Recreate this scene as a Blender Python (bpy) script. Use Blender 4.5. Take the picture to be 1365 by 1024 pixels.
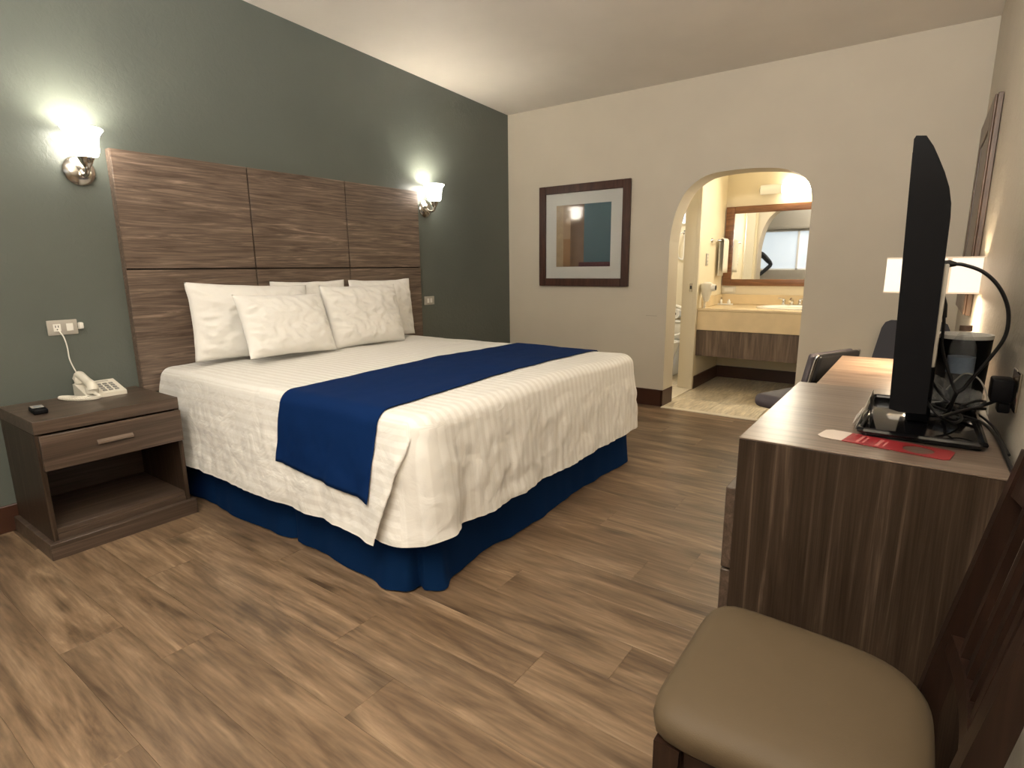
import bpy, bmesh, math, random
from mathutils import Vector, Matrix, noise
random.seed(7)
PI = math.pi
scn = bpy.context.scene
for o in list(bpy.data.objects):
    bpy.data.objects.remove(o)
COL = scn.collection

# ------------------------------------------------------------------ camera
CAMPOS = Vector((3.39, 0.0, 1.2))
YAW, PITCH, ROLL, FPX = -0.62661755, -0.20295966, -0.00963260, 751.846
fw = Vector((math.sin(YAW)*math.cos(PITCH), math.cos(YAW)*math.cos(PITCH), math.sin(PITCH)))
rt = Vector((math.cos(YAW), -math.sin(YAW), 0))
up = rt.cross(fw)
rt2 = rt*math.cos(ROLL) + up*math.sin(ROLL)
up2 = -rt*math.sin(ROLL) + up*math.cos(ROLL)
cd = bpy.data.cameras.new('camera')
cam = bpy.data.objects.new('camera', cd)
COL.objects.link(cam)
cam.matrix_world = Matrix(((rt2.x, up2.x, -fw.x, CAMPOS.x), (rt2.y, up2.y, -fw.y, CAMPOS.y),
                           (rt2.z, up2.z, -fw.z, CAMPOS.z), (0, 0, 0, 1)))
cd.sensor_fit = 'HORIZONTAL'
cd.sensor_width = 36.0
cd.lens = FPX/1365*36.0
cd.clip_start = 0.02
scn.camera = cam

# ------------------------------------------------------------------ world, exposure, lights
w = bpy.data.worlds.new('World')
scn.world = w
w.use_nodes = True
w.node_tree.nodes['Background'].inputs[0].default_value = (0.55, 0.65, 0.8, 1)
w.node_tree.nodes['Background'].inputs[1].default_value = 0.3
scn.view_settings.view_transform = 'Standard'
scn.view_settings.look = 'None'
scn.view_settings.gamma = 1.0
scn.view_settings.use_curve_mapping = False
scn.view_settings.exposure = 2.0

WARM = (1.0, 0.975, 0.93)
SCONCE_W = 2.0
VANITY_W = 4.2
DESK_W = 9.0
FILL_W = 49.0  # power of the added fill lights

def point_light(name, loc, power, color, radius, label, cat='light'):
    l = bpy.data.lights.new(name, 'POINT')
    l.energy = power; l.color = color; l.shadow_soft_size = radius
    o = bpy.data.objects.new(name, l); o.location = loc
    COL.objects.link(o)
    return o
def area_light(name, loc, size, power, color, direction=(0, 0, -1), sy=None):
    l = bpy.data.lights.new(name, 'AREA')
    l.energy = power; l.color = color; l.size = size
    if sy: l.shape = 'RECTANGLE'; l.size_y = sy
    o = bpy.data.objects.new(name, l); o.location = loc
    o.rotation_euler = Vector(direction).to_track_quat('-Z', 'Y').to_euler()
    COL.objects.link(o)
    return o
# two added fill lights, unseen behind the camera, to even out the room
area_light('fill_downlight', (1.7, -0.3, 2.76), 1.2, FILL_W*0.08, WARM)
area_light('fill_uplight', (2.8, -0.5, 1.9), 0.8, FILL_W, WARM, (0, 0.3, 1))  # added fill, bounced off the ceiling

# ------------------------------------------------------------------ materials
MATS = {}
def base_mat(name):
    m = bpy.data.materials.new(name); m.use_nodes = True
    MATS[name] = m
    return m, m.node_tree, m.node_tree.nodes['Principled BSDF']
def setp(b, **k):
    for n, v in k.items():
        n = n.replace('_', ' ')
        if n in b.inputs: b.inputs[n].default_value = v
def plain(name, col, rough=0.5, metal=0.0, spec=0.5, emit=None, es=0.0, bump=0.0, bscale=200, var=0.0, vscale=4, sheen=0.0, coat=0.0, alpha=1.0, trans=0.0, ior=1.45):
    m, nt, b = base_mat(name)
    setp(b, Base_Color=(*col, 1), Roughness=rough, Metallic=metal, Specular_IOR_Level=spec, Sheen_Weight=sheen, Coat_Weight=coat, Alpha=alpha, Transmission_Weight=trans, IOR=ior)
    if emit: setp(b, Emission_Color=(*emit, 1), Emission_Strength=es)
    if bump or var:
        tc = nt.nodes.new('ShaderNodeTexCoord')
    if bump:
        n = nt.nodes.new('ShaderNodeTexNoise'); n.inputs['Scale'].default_value = bscale; n.inputs['Detail'].default_value = 4
        nt.links.new(tc.outputs['Object'], n.inputs['Vector'])
        bp = nt.nodes.new('ShaderNodeBump'); bp.inputs['Strength'].default_value = bump; bp.inputs['Distance'].default_value = 0.01
        nt.links.new(n.outputs['Fac'], bp.inputs['Height']); nt.links.new(bp.outputs['Normal'], b.inputs['Normal'])
    if var:
        n2 = nt.nodes.new('ShaderNodeTexNoise'); n2.inputs['Scale'].default_value = vscale; n2.inputs['Detail'].default_value = 5
        nt.links.new(tc.outputs['Object'], n2.inputs['Vector'])
        mx = nt.nodes.new('ShaderNodeMix'); mx.data_type = 'RGBA'
        mx.inputs[6].default_value = (*[c*(1-var) for c in col], 1); mx.inputs[7].default_value = (*[min(1, c*(1+var)) for c in col], 1)
        nt.links.new(n2.outputs['Fac'], mx.inputs[0]); nt.links.new(mx.outputs[2], b.inputs['Base Color'])
    return m
def wood(name, cols, axis='X', stretch=14.0, along=0.7, rough=0.4, rnd=False, dist=1.2, bump=0.05, detail=5, blot=0.0, spec=0.5, scale=1.0):
    """streaky wood laminate; grain runs along the given object axis"""
    m, nt, b = base_mat(name)
    setp(b, Roughness=rough, Specular_IOR_Level=spec)
    tc = nt.nodes.new('ShaderNodeTexCoord')
    src = tc.outputs['Object']
    if rnd:
        oi = nt.nodes.new('ShaderNodeObjectInfo')
        vm = nt.nodes.new('ShaderNodeVectorMath'); vm.operation = 'MULTIPLY'
        vm.inputs[1].default_value = (37.0, 23.0, 11.0)
        cmb = nt.nodes.new('ShaderNodeCombineXYZ')
        for i in range(3): nt.links.new(oi.outputs['Random'], cmb.inputs[i])
        nt.links.new(cmb.outputs[0], vm.inputs[0])
        va = nt.nodes.new('ShaderNodeVectorMath'); va.operation = 'ADD'
        nt.links.new(src, va.inputs[0]); nt.links.new(vm.outputs[0], va.inputs[1]); src = va.outputs[0]
    mp = nt.nodes.new('ShaderNodeMapping')
    s = [stretch*scale]*3; s['XYZ'.index(axis)] = along*scale
    mp.inputs['Scale'].default_value = s
    nt.links.new(src, mp.inputs['Vector'])
    n = nt.nodes.new('ShaderNodeTexNoise'); n.inputs['Scale'].default_value = 1.0; n.inputs['Detail'].default_value = detail
    n.inputs['Distortion'].default_value = dist; n.inputs['Roughness'].default_value = 0.62
    nt.links.new(mp.outputs[0], n.inputs['Vector'])
    rp = nt.nodes.new('ShaderNodeValToRGB')
    el = rp.color_ramp.elements
    k = len(cols)
    for i, c in enumerate(cols):
        pos = 0.28 + 0.44*i/(k-1)
        if i < 2: e = el[i]; e.position = pos
        else: e = el.new(pos)
        e.color = (*c, 1)
    nt.links.new(n.outputs['Fac'], rp.inputs[0])
    out = rp.outputs[0]
    # fine fibres
    mp2 = nt.nodes.new('ShaderNodeMapping')
    s2 = [stretch*scale*9]*3; s2['XYZ'.index(axis)] = along*scale*5
    mp2.inputs['Scale'].default_value = s2; nt.links.new(src, mp2.inputs['Vector'])
    n2 = nt.nodes.new('ShaderNodeTexNoise'); n2.inputs['Scale'].default_value = 1; n2.inputs['Detail'].default_value = 3
    nt.links.new(mp2.outputs[0], n2.inputs['Vector'])
    mr = nt.nodes.new('ShaderNodeMapRange'); mr.inputs[1].default_value = 0.3; mr.inputs[2].default_value = 0.7
    mr.inputs[3].default_value = 0.74; mr.inputs[4].default_value = 1.2
    nt.links.new(n2.outputs['Fac'], mr.inputs[0])
    hs = nt.nodes.new('ShaderNodeVectorMath'); hs.operation = 'SCALE'
    nt.links.new(out, hs.inputs[0]); nt.links.new(mr.outputs[0], hs.inputs['Scale']); out = hs.outputs[0]
    if blot:
        mp3 = nt.nodes.new('ShaderNodeMapping'); s3 = [6.5]*3; s3['XYZ'.index(axis)] = 2.6
        mp3.inputs['Scale'].default_value = s3; nt.links.new(src, mp3.inputs['Vector'])
        n3 = nt.nodes.new('ShaderNodeTexNoise'); n3.inputs['Detail'].default_value = 4; n3.inputs['Scale'].default_value = 1
        n3.inputs['Distortion'].default_value = 0.6
        nt.links.new(mp3.outputs[0], n3.inputs['Vector'])
        m3 = nt.nodes.new('ShaderNodeMapRange'); m3.inputs[1].default_value = 0.56; m3.inputs[2].default_value = 0.74
        m3.inputs[3].default_value = 1.0; m3.inputs[4].default_value = 1.0-blot
        nt.links.new(n3.outputs['Fac'], m3.inputs[0])
        h3 = nt.nodes.new('ShaderNodeVectorMath'); h3.operation = 'SCALE'
        nt.links.new(out, h3.inputs[0]); nt.links.new(m3.outputs[0], h3.inputs['Scale']); out = h3.outputs[0]
    if rnd:
        mpk = nt.nodes.new('ShaderNodeMapping'); mpk.inputs['Scale'].default_value = (2.2, 5.0, 5.0)
        nt.links.new(src, mpk.inputs['Vector'])
        vk = nt.nodes.new('ShaderNodeTexVoronoi'); vk.inputs['Scale'].default_value = 1.0
        nk = nt.nodes.new('ShaderNodeTexNoise'); nk.inputs['Scale'].default_value = 2.5; nk.inputs['Detail'].default_value = 3
        nt.links.new(mpk.outputs[0], nk.inputs['Vector'])
        vmx = nt.nodes.new('ShaderNodeMix'); vmx.data_type = 'RGBA'; vmx.inputs[0].default_value = 0.22
        nt.links.new(mpk.outputs[0], vmx.inputs[6]); nt.links.new(nk.outputs['Color'], vmx.inputs[7])
        nt.links.new(vmx.outputs[2], vk.inputs['Vector'])
        mk = nt.nodes.new('ShaderNodeMapRange'); mk.inputs[1].default_value = 0.04; mk.inputs[2].default_value = 0.20
        mk.inputs[3].default_value = 0.42; mk.inputs[4].default_value = 1.0
        nt.links.new(vk.outputs['Distance'], mk.inputs[0])
        hk = nt.nodes.new('ShaderNodeVectorMath'); hk.operation = 'SCALE'
        nt.links.new(out, hk.inputs[0]); nt.links.new(mk.outputs[0], hk.inputs['Scale']); out = hk.outputs[0]
        m4 = nt.nodes.new('ShaderNodeMapRange'); m4.inputs[3].default_value = 0.86; m4.inputs[4].default_value = 1.14
        nt.links.new(oi.outputs['Random'], m4.inputs[0])
        h4 = nt.nodes.new('ShaderNodeVectorMath'); h4.operation = 'SCALE'
        nt.links.new(out, h4.inputs[0]); nt.links.new(m4.outputs[0], h4.inputs['Scale']); out = h4.outputs[0]
    nt.links.new(out, b.inputs['Base Color'])
    if bump:
        bp = nt.nodes.new('ShaderNodeBump'); bp.inputs['Strength'].default_value = bump; bp.inputs['Distance'].default_value = 0.004
        nt.links.new(n2.outputs['Fac'], bp.inputs['Height']); nt.links.new(bp.outputs['Normal'], b.inputs['Normal'])
    return m
def stucco(name, col, rough=0.55, strength=0.35, sc=26, spec=0.4):
    m, nt, b = base_mat(name)
    setp(b, Base_Color=(*col, 1), Roughness=rough, Specular_IOR_Level=spec)
    tc = nt.nodes.new('ShaderNodeTexCoord')
    a = nt.nodes.new('ShaderNodeTexNoise'); a.inputs['Scale'].default_value = sc; a.inputs['Detail'].default_value = 3; a.inputs['Distortion'].default_value = 1.0
    c = nt.nodes.new('ShaderNodeTexNoise'); c.inputs['Scale'].default_value = 3.0; c.inputs['Detail'].default_value = 3
    nt.links.new(tc.outputs['Object'], a.inputs['Vector']); nt.links.new(tc.outputs['Object'], c.inputs['Vector'])
    mx = nt.nodes.new('ShaderNodeMix'); mx.data_type = 'RGBA'
    mx.inputs[6].default_value = (*[v*0.93 for v in col], 1); mx.inputs[7].default_value = (*[min(1, v*1.06) for v in col], 1)
    nt.links.new(c.outputs['Fac'], mx.inputs[0]); nt.links.new(mx.outputs[2], b.inputs['Base Color'])
    bp = nt.nodes.new('ShaderNodeBump'); bp.inputs['Strength'].default_value = strength; bp.inputs['Distance'].default_value = 0.006
    nt.links.new(a.outputs['Fac'], bp.inputs['Height']); nt.links.new(bp.outputs['Normal'], b.inputs['Normal'])
    return m

green_m = stucco('green_wall_paint', (0.108, 0.122, 0.106), rough=0.36, strength=0.30, sc=34, spec=0.5)
cream_m = stucco('cream_wall_paint', (0.57, 0.51, 0.41), rough=0.6, strength=0.10, sc=18)
right_m = stucco('cream_rough_wall_paint', (0.55, 0.49, 0.40), rough=0.5, strength=0.7, sc=34)
ceil_m = stucco('ceiling_paint', (0.72, 0.67, 0.60), rough=0.6, strength=0.12, sc=12)
van_m = stucco('vanity_wall_paint', (0.78, 0.70, 0.53), rough=0.5, strength=0.08, sc=20)
base_m = plain('dark_brown_baseboard', (0.055, 0.022, 0.013), 0.3)
plank_m = wood('floor_plank_wood', [(0.078, 0.047, 0.027), (0.152, 0.097, 0.056), (0.225, 0.149, 0.089), (0.33, 0.228, 0.142)], 'X', 10, 1.3, 0.36, True, 1.5, 0.05, 8, 0.42)
sub_m = plain('floor_joint_dark', (0.07, 0.045, 0.028), 0.8)
lamX = wood('walnut_laminate_grain_x', [(0.045, 0.029, 0.021), (0.080, 0.053, 0.038), (0.115, 0.078, 0.056), (0.18, 0.125, 0.092)], 'X', 26, 0.7, 0.38)
lamY = wood('walnut_laminate_grain_y', [(0.034, 0.022, 0.015), (0.060, 0.040, 0.028), (0.088, 0.060, 0.043), (0.145, 0.10, 0.073)], 'Y', 26, 0.7, 0.38)
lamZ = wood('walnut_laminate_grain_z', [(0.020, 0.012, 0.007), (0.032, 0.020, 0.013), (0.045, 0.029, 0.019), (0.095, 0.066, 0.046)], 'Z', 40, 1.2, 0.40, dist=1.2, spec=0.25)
lamV = wood('vanity_panel_laminate', [(0.06, 0.04, 0.028), (0.10, 0.07, 0.05), (0.15, 0.105, 0.075), (0.22, 0.16, 0.12)], 'Z', 16, 1.2, 0.4)
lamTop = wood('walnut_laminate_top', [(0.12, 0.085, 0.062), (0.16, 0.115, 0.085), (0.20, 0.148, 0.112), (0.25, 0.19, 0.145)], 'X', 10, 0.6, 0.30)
headY = wood('headboard_laminate', [(0.060, 0.040, 0.029), (0.115, 0.080, 0.059), (0.170, 0.122, 0.092), (0.32, 0.235, 0.18)], 'Y', 30, 1.6, 0.42, dist=2.2, detail=6)
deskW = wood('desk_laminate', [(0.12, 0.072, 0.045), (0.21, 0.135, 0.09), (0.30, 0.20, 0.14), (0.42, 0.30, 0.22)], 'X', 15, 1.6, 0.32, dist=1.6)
redwood = wood('reddish_brown_wood', [(0.10, 0.030, 0.016), (0.14, 0.045, 0.025), (0.18, 0.062, 0.036)], 'Y', 12, 1, 0.35)
oakM = wood('orange_oak_frame', [(0.11, 0.046, 0.020), (0.20, 0.088, 0.040), (0.28, 0.13, 0.062)], 'X', 22, 2, 0.35)
frameR = wood('mid_brown_picture_frame', [(0.07, 0.042, 0.028), (0.12, 0.074, 0.05), (0.17, 0.11, 0.078)], 'Z', 22, 2, 0.35)
handle_m = plain('pale_walnut_handle', (0.16, 0.118, 0.088), 0.4)
frameD = wood('dark_walnut_frame', [(0.030, 0.012, 0.008), (0.060, 0.024, 0.015), (0.085, 0.036, 0.022)], 'Z', 20, 2, 0.3)
chairW = wood('dark_mahogany', [(0.010, 0.004, 0.002), (0.016, 0.007, 0.004), (0.028, 0.013, 0.008)], 'Z', 18, 1.5, 0.4, spec=0.3)
groove_m = plain('groove_dark', (0.015, 0.009, 0.006), 0.8)
skirt_m = plain('navy_skirt_fabric', (0.003, 0.020, 0.074), 0.85, spec=0.08, bump=0.1, bscale=300, var=0.1, vscale=3)
run_m = plain('royal_blue_runner_fabric', (0.003, 0.019, 0.085), 0.8, spec=0.08, bump=0.12, bscale=350, var=0.1, vscale=5)
pil_m = plain('white_pillow_cotton', (0.80, 0.785, 0.745), 0.85, sheen=0.1, bump=0.45, bscale=11)
white_towel = plain('white_terry', (0.82, 0.80, 0.74), 0.95, bump=0.4, bscale=300)
black_pl = plain('black_plastic', (0.004, 0.004, 0.005), 0.5, spec=0.12)
black_gl = plain('black_gloss', (0.006, 0.006, 0.007), 0.08)
screen_m = plain('screen_glass', (0.008, 0.009, 0.011), 0.12)
cable_m = plain('black_cable_rubber', (0.012, 0.011, 0.011), 0.45)
nickel = plain('brushed_nickel', (0.50, 0.47, 0.42), 0.22, 1.0)
chrome = plain('chrome', (0.72, 0.72, 0.72), 0.08, 1.0)
ivory = plain('ivory_plastic', (0.72, 0.68, 0.58), 0.35)
ivory_d = plain('grey_button_plastic', (0.22, 0.21, 0.19), 0.4)
plate_g = plain('grey_plate_plastic', (0.42, 0.39, 0.34), 0.35)
white_pl = plain('white_plastic', (0.80, 0.78, 0.72), 0.3)
slot_m = plain('slot_dark', (0.02, 0.02, 0.02), 0.6)
beige_v = plain('beige_vinyl', (0.098, 0.070, 0.040), 0.6, spec=0.3, var=0.05, vscale=6, bump=0.06, bscale=500)
leather = plain('black_leather', (0.018, 0.017, 0.018), 0.30, bump=0.1, bscale=220)
greyfab = plain('charcoal_blue_fabric', (0.055, 0.055, 0.066), 0.8, bump=0.15, bscale=300)
purpfab = plain('purple_grey_upholstery', (0.11, 0.095, 0.105), 0.6, bump=0.12, bscale=260)
marble = plain('cream_marble', (0.72, 0.58, 0.37), 0.18, var=0.22, vscale=5)
porc = plain('white_porcelain', (0.86, 0.84, 0.78), 0.08)
doorw = plain('offwhite_gloss_paint', (0.66, 0.60, 0.47), 0.35)
mirror_m = plain('mirror_silver', (0.88, 0.89, 0.88), 0.015, 1.0)
mat_board = plain('white_mat_board', (0.74, 0.72, 0.66), 0.6)
thresh = plain('cream_stone_threshold', (0.78, 0.70, 0.55), 0.3)
tile_m = wood('pale_streaky_tile', [(0.44, 0.36, 0.24), (0.60, 0.51, 0.36), (0.70, 0.61, 0.45), (0.78, 0.70, 0.54)], 'Y', 9, 1.6, 0.3, True, 0.8, 0.03, 4)
grout_m = plain('grout', (0.26, 0.21, 0.14), 0.8)
red_card = plain('red_card', (0.30, 0.025, 0.030), 0.32)
pale_card = plain('pale_card', (0.62, 0.52, 0.44), 0.4)
pink_print = plain('pale_pink_print', (0.55, 0.20, 0.18), 0.4)
paper = plain('printed_paper', (0.40, 0.37, 0.32), 0.3)
glass_clear = plain('clear_plastic', (0.55, 0.58, 0.60), 0.05, alpha=0.12, spec=1.0, coat=1.0)
wrap_m = plain('clear_crinkle_wrap', (0.60, 0.60, 0.58), 0.08, alpha=0.30, spec=1.0, bump=1.0, bscale=35)
label_m = plain('blue_white_label', (0.20, 0.25, 0.33), 0.4, var=0.5, vscale=30, alpha=0.8)
cap_m = plain('brown_bottle_cap', (0.28, 0.18, 0.13), 0.4)
shade_m = plain('frosted_glass_lit', (0.9, 0.88, 0.8), 0.3, emit=(1.0, 0.92, 0.80), es=5.5)
shade2_m = plain('linen_shade_lit', (0.85, 0.78, 0.65), 0.8, emit=(1.0, 0.88, 0.74), es=0.175)
shade_seam = plain('linen_shade_seam', (0.60, 0.52, 0.42), 0.8, emit=(1.0, 0.74, 0.5), es=0.09)
tube_on = plain('lit_tube_diffuser', (0.95, 0.93, 0.85), 0.3, emit=(1.0, 0.90, 0.66), es=5.0)
tube_off = plain('unlit_tube_diffuser', (0.85, 0.84, 0.75), 0.25, emit=(1.0, 0.92, 0.7), es=0.04)
curtain_m = plain('window_sheer_daylight', (0.6, 0.63, 0.66), 0.8, emit=(0.62, 0.75, 0.85), es=0.17)
bathwin_m = plain('frosted_bath_window', (0.6, 0.7, 0.8), 0.5, emit=(0.55, 0.78, 1.0), es=1.4)
grey_wall = plain('grey_lower_wall', (0.40, 0.36, 0.29), 0.6)
skin_m = plain('skin', (0.50, 0.30, 0.21), 0.5)
jacket_m = plain('black_jacket_cloth', (0.012, 0.012, 0.014), 0.8)
jeans_m = plain('dark_trouser_cloth', (0.02, 0.022, 0.03), 0.85)
hair_m = plain('dark_hair', (0.02, 0.014, 0.010), 0.5)
eye_m = plain('eye_dark', (0.03, 0.02, 0.015), 0.2)

# striped damask sheet: satin stripes follow the cloth's own cross coordinate (UV)
sheet_m, nt, b = base_mat('white_striped_sheet')
setp(b, Sheen_Weight=0.15)
uvn = nt.nodes.new('ShaderNodeUVMap'); uvn.uv_map = 'UVMap'
sx = nt.nodes.new('ShaderNodeSeparateXYZ'); nt.links.new(uvn.outputs[0], sx.inputs[0])
mu = nt.nodes.new('ShaderNodeMath'); mu.operation = 'MULTIPLY'; mu.inputs[1].default_value = 2*PI/0.042
nt.links.new(sx.outputs[0], mu.inputs[0])
si = nt.nodes.new('ShaderNodeMath'); si.operation = 'SINE'; nt.links.new(mu.outputs[0], si.inputs[0])
mr = nt.nodes.new('ShaderNodeMapRange'); mr.inputs[1].default_value = -0.25; mr.inputs[2].default_value = 0.25
nt.links.new(si.outputs[0], mr.inputs[0])
mx = nt.nodes.new('ShaderNodeMix'); mx.data_type = 'RGBA'
mx.inputs[6].default_value = (0.725, 0.70, 0.65, 1); mx.inputs[7].default_value = (0.80, 0.78, 0.735, 1)
nt.links.new(mr.outputs[0], mx.inputs[0]); nt.links.new(mx.outputs[2], b.inputs['Base Color'])
m5 = nt.nodes.new('ShaderNodeMapRange'); m5.inputs[3].default_value = 0.8; m5.inputs[4].default_value = 0.5
nt.links.new(mr.outputs[0], m5.inputs[0]); nt.links.new(m5.outputs[0], b.inputs['Roughness'])
tc = nt.nodes.new('ShaderNodeTexCoord'); n = nt.nodes.new('ShaderNodeTexNoise'); n.inputs['Scale'].default_value = 9; n.inputs['Detail'].default_value = 5; n.inputs['Distortion'].default_value = 1.5
nt.links.new(tc.outputs['Object'], n.inputs['Vector'])
bp = nt.nodes.new('ShaderNodeBump'); bp.inputs['Strength'].default_value = 0.35; bp.inputs['Distance'].default_value = 0.02
nt.links.new(n.outputs['Fac'], bp.inputs['Height']); nt.links.new(bp.outputs['Normal'], b.inputs['Normal'])

# ------------------------------------------------------------------ mesh builder
class MB:
    def __init__(s): s.v = []; s.f = []; s.uv = None
    def add(s, vs, fs):
        o = len(s.v); s.v += [tuple(v) for v in vs]; s.f += [tuple(i+o for i in f) for f in fs]
        return s
    def box(s, x0, x1, y0, y1, z0, z1, bev=0.0, seg=1, M=None):
        bm = bmesh.new()
        vs = [bm.verts.new((x, y, z)) for x in (x0, x1) for y in (y0, y1) for z in (z0, z1)]
        for q in ((0, 1, 3, 2), (4, 6, 7, 5), (0, 4, 5, 1), (2, 3, 7, 6), (0, 2, 6, 4), (1, 5, 7, 3)):
            bm.faces.new([vs[i] for i in q])
        if bev > 0:
            bmesh.ops.bevel(bm, geom=bm.edges[:], offset=bev, segments=seg, profile=0.5, affect='EDGES')
        bm.verts.index_update()
        vv = [v.co.copy() for v in bm.verts]
        if M is not None: vv = [M @ v for v in vv]
        ff = [[v.index for v in f.verts] for f in bm.faces]
        bm.free()
        return s.add(vv, ff)
    def prism(s, pts, axis, a, b, M=None):
        """polygon pts (2D) extruded along axis from a to b"""
        n = len(pts)
        def mk(p, t):
            if axis == 'X': return (t, p[0], p[1])
            if axis == 'Y': return (p[0], t, p[1])
            return (p[0], p[1], t)
        vs = [Vector(mk(p, a)) for p in pts] + [Vector(mk(p, b)) for p in pts]
        if M is not None: vs = [M @ v for v in vs]
        fs = [tuple(range(n)), tuple(range(2*n-1, n-1, -1))]
        fs += [(i, i+n, (i+1) % n+n, (i+1) % n) for i in range(n)]
        return s.add(vs, fs)
    def tube(s, pts, r, n=8, closed=False, caps=True):
        pts = [Vector(p) for p in pts]; m = len(pts)
        rr = r if isinstance(r, (list, tuple)) else [r]*m
        prev = None; vs = []
        for i, p in enumerate(pts):
            a = pts[i-1] if (i > 0 or closed) else p; c = pts[(i+1) % m] if (i < m-1 or closed) else p
            t = (c-a).normalized()
            if prev is None:
                prev = t.orthogonal().normalized()
            prev = (prev - t*prev.dot(t))
            if prev.length < 1e-6: prev = t.orthogonal()
            prev.normalize(); bn = t.cross(prev)
            for k in range(n):
                an = 2*PI*k/n
                vs.append(p + (prev*math.cos(an)+bn*math.sin(an))*rr[i])
        fs = []
        for i in range(m if closed else m-1):
            j = (i+1) % m
            for k in range(n):
                fs.append((i*n+k, i*n+(k+1) % n, j*n+(k+1) % n, j*n+k))
        if caps and not closed:
            fs.append(tuple(range(n-1, -1, -1))); fs.append(tuple((m-1)*n+k for k in range(n)))
        return s.add(vs, fs)
    def lathe(s, prof, c=(0, 0, 0), n=32, M=None, closed=False):
        vs = []
        for r, z in prof:
            for k in range(n):
                a = 2*PI*k/n; vs.append(Vector((r*math.cos(a), r*math.sin(a), z)))
        if M is not None: vs = [M @ v for v in vs]
        vs = [v + Vector(c) for v in vs]
        fs = []
        m = len(prof)
        for i in range(m if closed else m-1):
            j = (i+1) % m
            for k in range(n): fs.append((i*n+k, i*n+(k+1) % n, j*n+(k+1) % n, j*n+k))
        return s.add(vs, fs)
    def grid(s, rows, closeU=False):
        a = len(rows); bb = len(rows[0]); vs = [p for r in rows for p in r]; fs = []
        for i in range(a-1):
            for j in range(bb if closeU else bb-1):
                k = (j+1) % bb
                fs.append((i*bb+j, i*bb+k, (i+1)*bb+k, (i+1)*bb+j))
        return s.add(vs, fs)
    def mesh(s, name, mat, smooth=False):
        me = bpy.data.meshes.new(name); me.from_pydata([tuple(v) for v in s.v], [], s.f); me.update()
        bm = bmesh.new(); bm.from_mesh(me); bmesh.ops.recalc_face_normals(bm, faces=bm.faces[:]); bm.to_mesh(me); bm.free()
        me.materials.append(mat)
        if smooth:
            for p in me.polygons: p.use_smooth = True
            if smooth != 'all':
                try: me.set_sharp_from_angle(angle=math.radians(38))
                except Exception: pass
        return me
    def obj(s, name, mat, parent=None, smooth=True):
        o = bpy.data.objects.new(name, s.mesh(name, mat, smooth)); COL.objects.link(o)
        if parent is not None: o.parent = parent
        return o
def tag(o, label, cat, group=None):
    o['label'] = label; o['category'] = cat
    if group: o['group'] = group
    return o
def thing(name, label, cat, loc=(0, 0, 0), rz=0.0, group=None):
    o = bpy.data.objects.new(name, None); o.empty_display_size = 0.1
    COL.objects.link(o); o.location = loc; o.rotation_euler = (0, 0, rz)
    return tag(o, label, cat, group)
def struct(o):
    o['kind'] = 'structure'; return o
def box(name, mat, x0, x1, y0, y1, z0, z1, parent=None, bev=0.0, seg=2, M=None):
    return MB().box(x0, x1, y0, y1, z0, z1, bev, seg, M).obj(name, mat, parent, True)
def sm(pts, n=6):
    """Catmull-Rom resample"""
    P = [Vector(p) for p in pts]; out = []
    for i in range(len(P)-1):
        p0 = P[max(i-1, 0)]; p1 = P[i]; p2 = P[i+1]; p3 = P[min(i+2, len(P)-1)]
        for k in range(n):
            t = k/n
            out.append(0.5*((2*p1)+(p2-p0)*t+(2*p0-5*p1+4*p2-p3)*t*t+(3*p1-p0-3*p2+p3)*t**3))
    out.append(P[-1]); return out
RotX90 = Matrix.Rotation(PI/2, 4, 'Y')   # lathe axis z -> x
def place(M3, loc): return Matrix.Translation(loc) @ M3

# ================================================================== THE SETTING
W = 3.58; YB = 4.655; YK = -1.2
def cz(y): return 2.62 + 0.044*(YB-y)          # ceiling rises gently towards the camera
fl = box('floor', sub_m, 0, W, YK, YB, -0.06, -0.012); struct(fl)
# planks run across the room (along x)
PWD, PLN = 0.182, 1.235
plank_me = {}
row = 0; y = YK
rnd = random.Random(3)
while y < YB-0.01:
    y1 = min(y+PWD, YB)
    off = {0: 0.665, 1: 0.07, 2: 0.27, 3: 1.0}[row % 4] + rnd.uniform(-0.06, 0.06)
    x = off-PLN if off > 0 else off
    while x < W:
        xa = max(x, 0.0); xb = min(x+PLN, W)
        if xb-xa > 0.03:
            key = (round(xb-xa, 3), round(y1-y, 3))
            if key not in plank_me:
                h = (xb-xa)/2; hw = (y1-y)/2
                plank_me[key] = MB().box(-h+0.0002, h-0.0002, -hw+0.0002, hw-0.0002, -0.012, 0.0, 0.0006, 1).mesh('plank', plank_m)
            o = bpy.data.objects.new('plank', plank_me[key]); COL.objects.link(o)
            o.location = ((xa+xb)/2, (y+y1)/2, 0); o.parent = fl
        x += PLN
    y += PWD; row += 1
def wall_prism_x(name, mat, x0, x1, ya, yb):
    MBo = MB().prism([(ya, -0.06), (yb, -0.06), (yb, cz(yb)+0.02), (ya, cz(ya)+0.02)], 'X', x0, x1)
    return struct(MBo.obj(name, mat, None, False))
wall_prism_x('wall_left', green_m, -0.12, 0.0, YK-0.12, YB)
wall_prism_x('wall_right', right_m, W, W+0.12, YK-0.12, YB)
struct(MB().prism([(YK-0.12, cz(YK-0.12)), (YB, cz(YB)), (YB, cz(YB)+0.1), (YK-0.12, cz(YK-0.12)+0.1)], 'X', -0.12, W+0.12).obj('ceiling', ceil_m, None, False))
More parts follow.
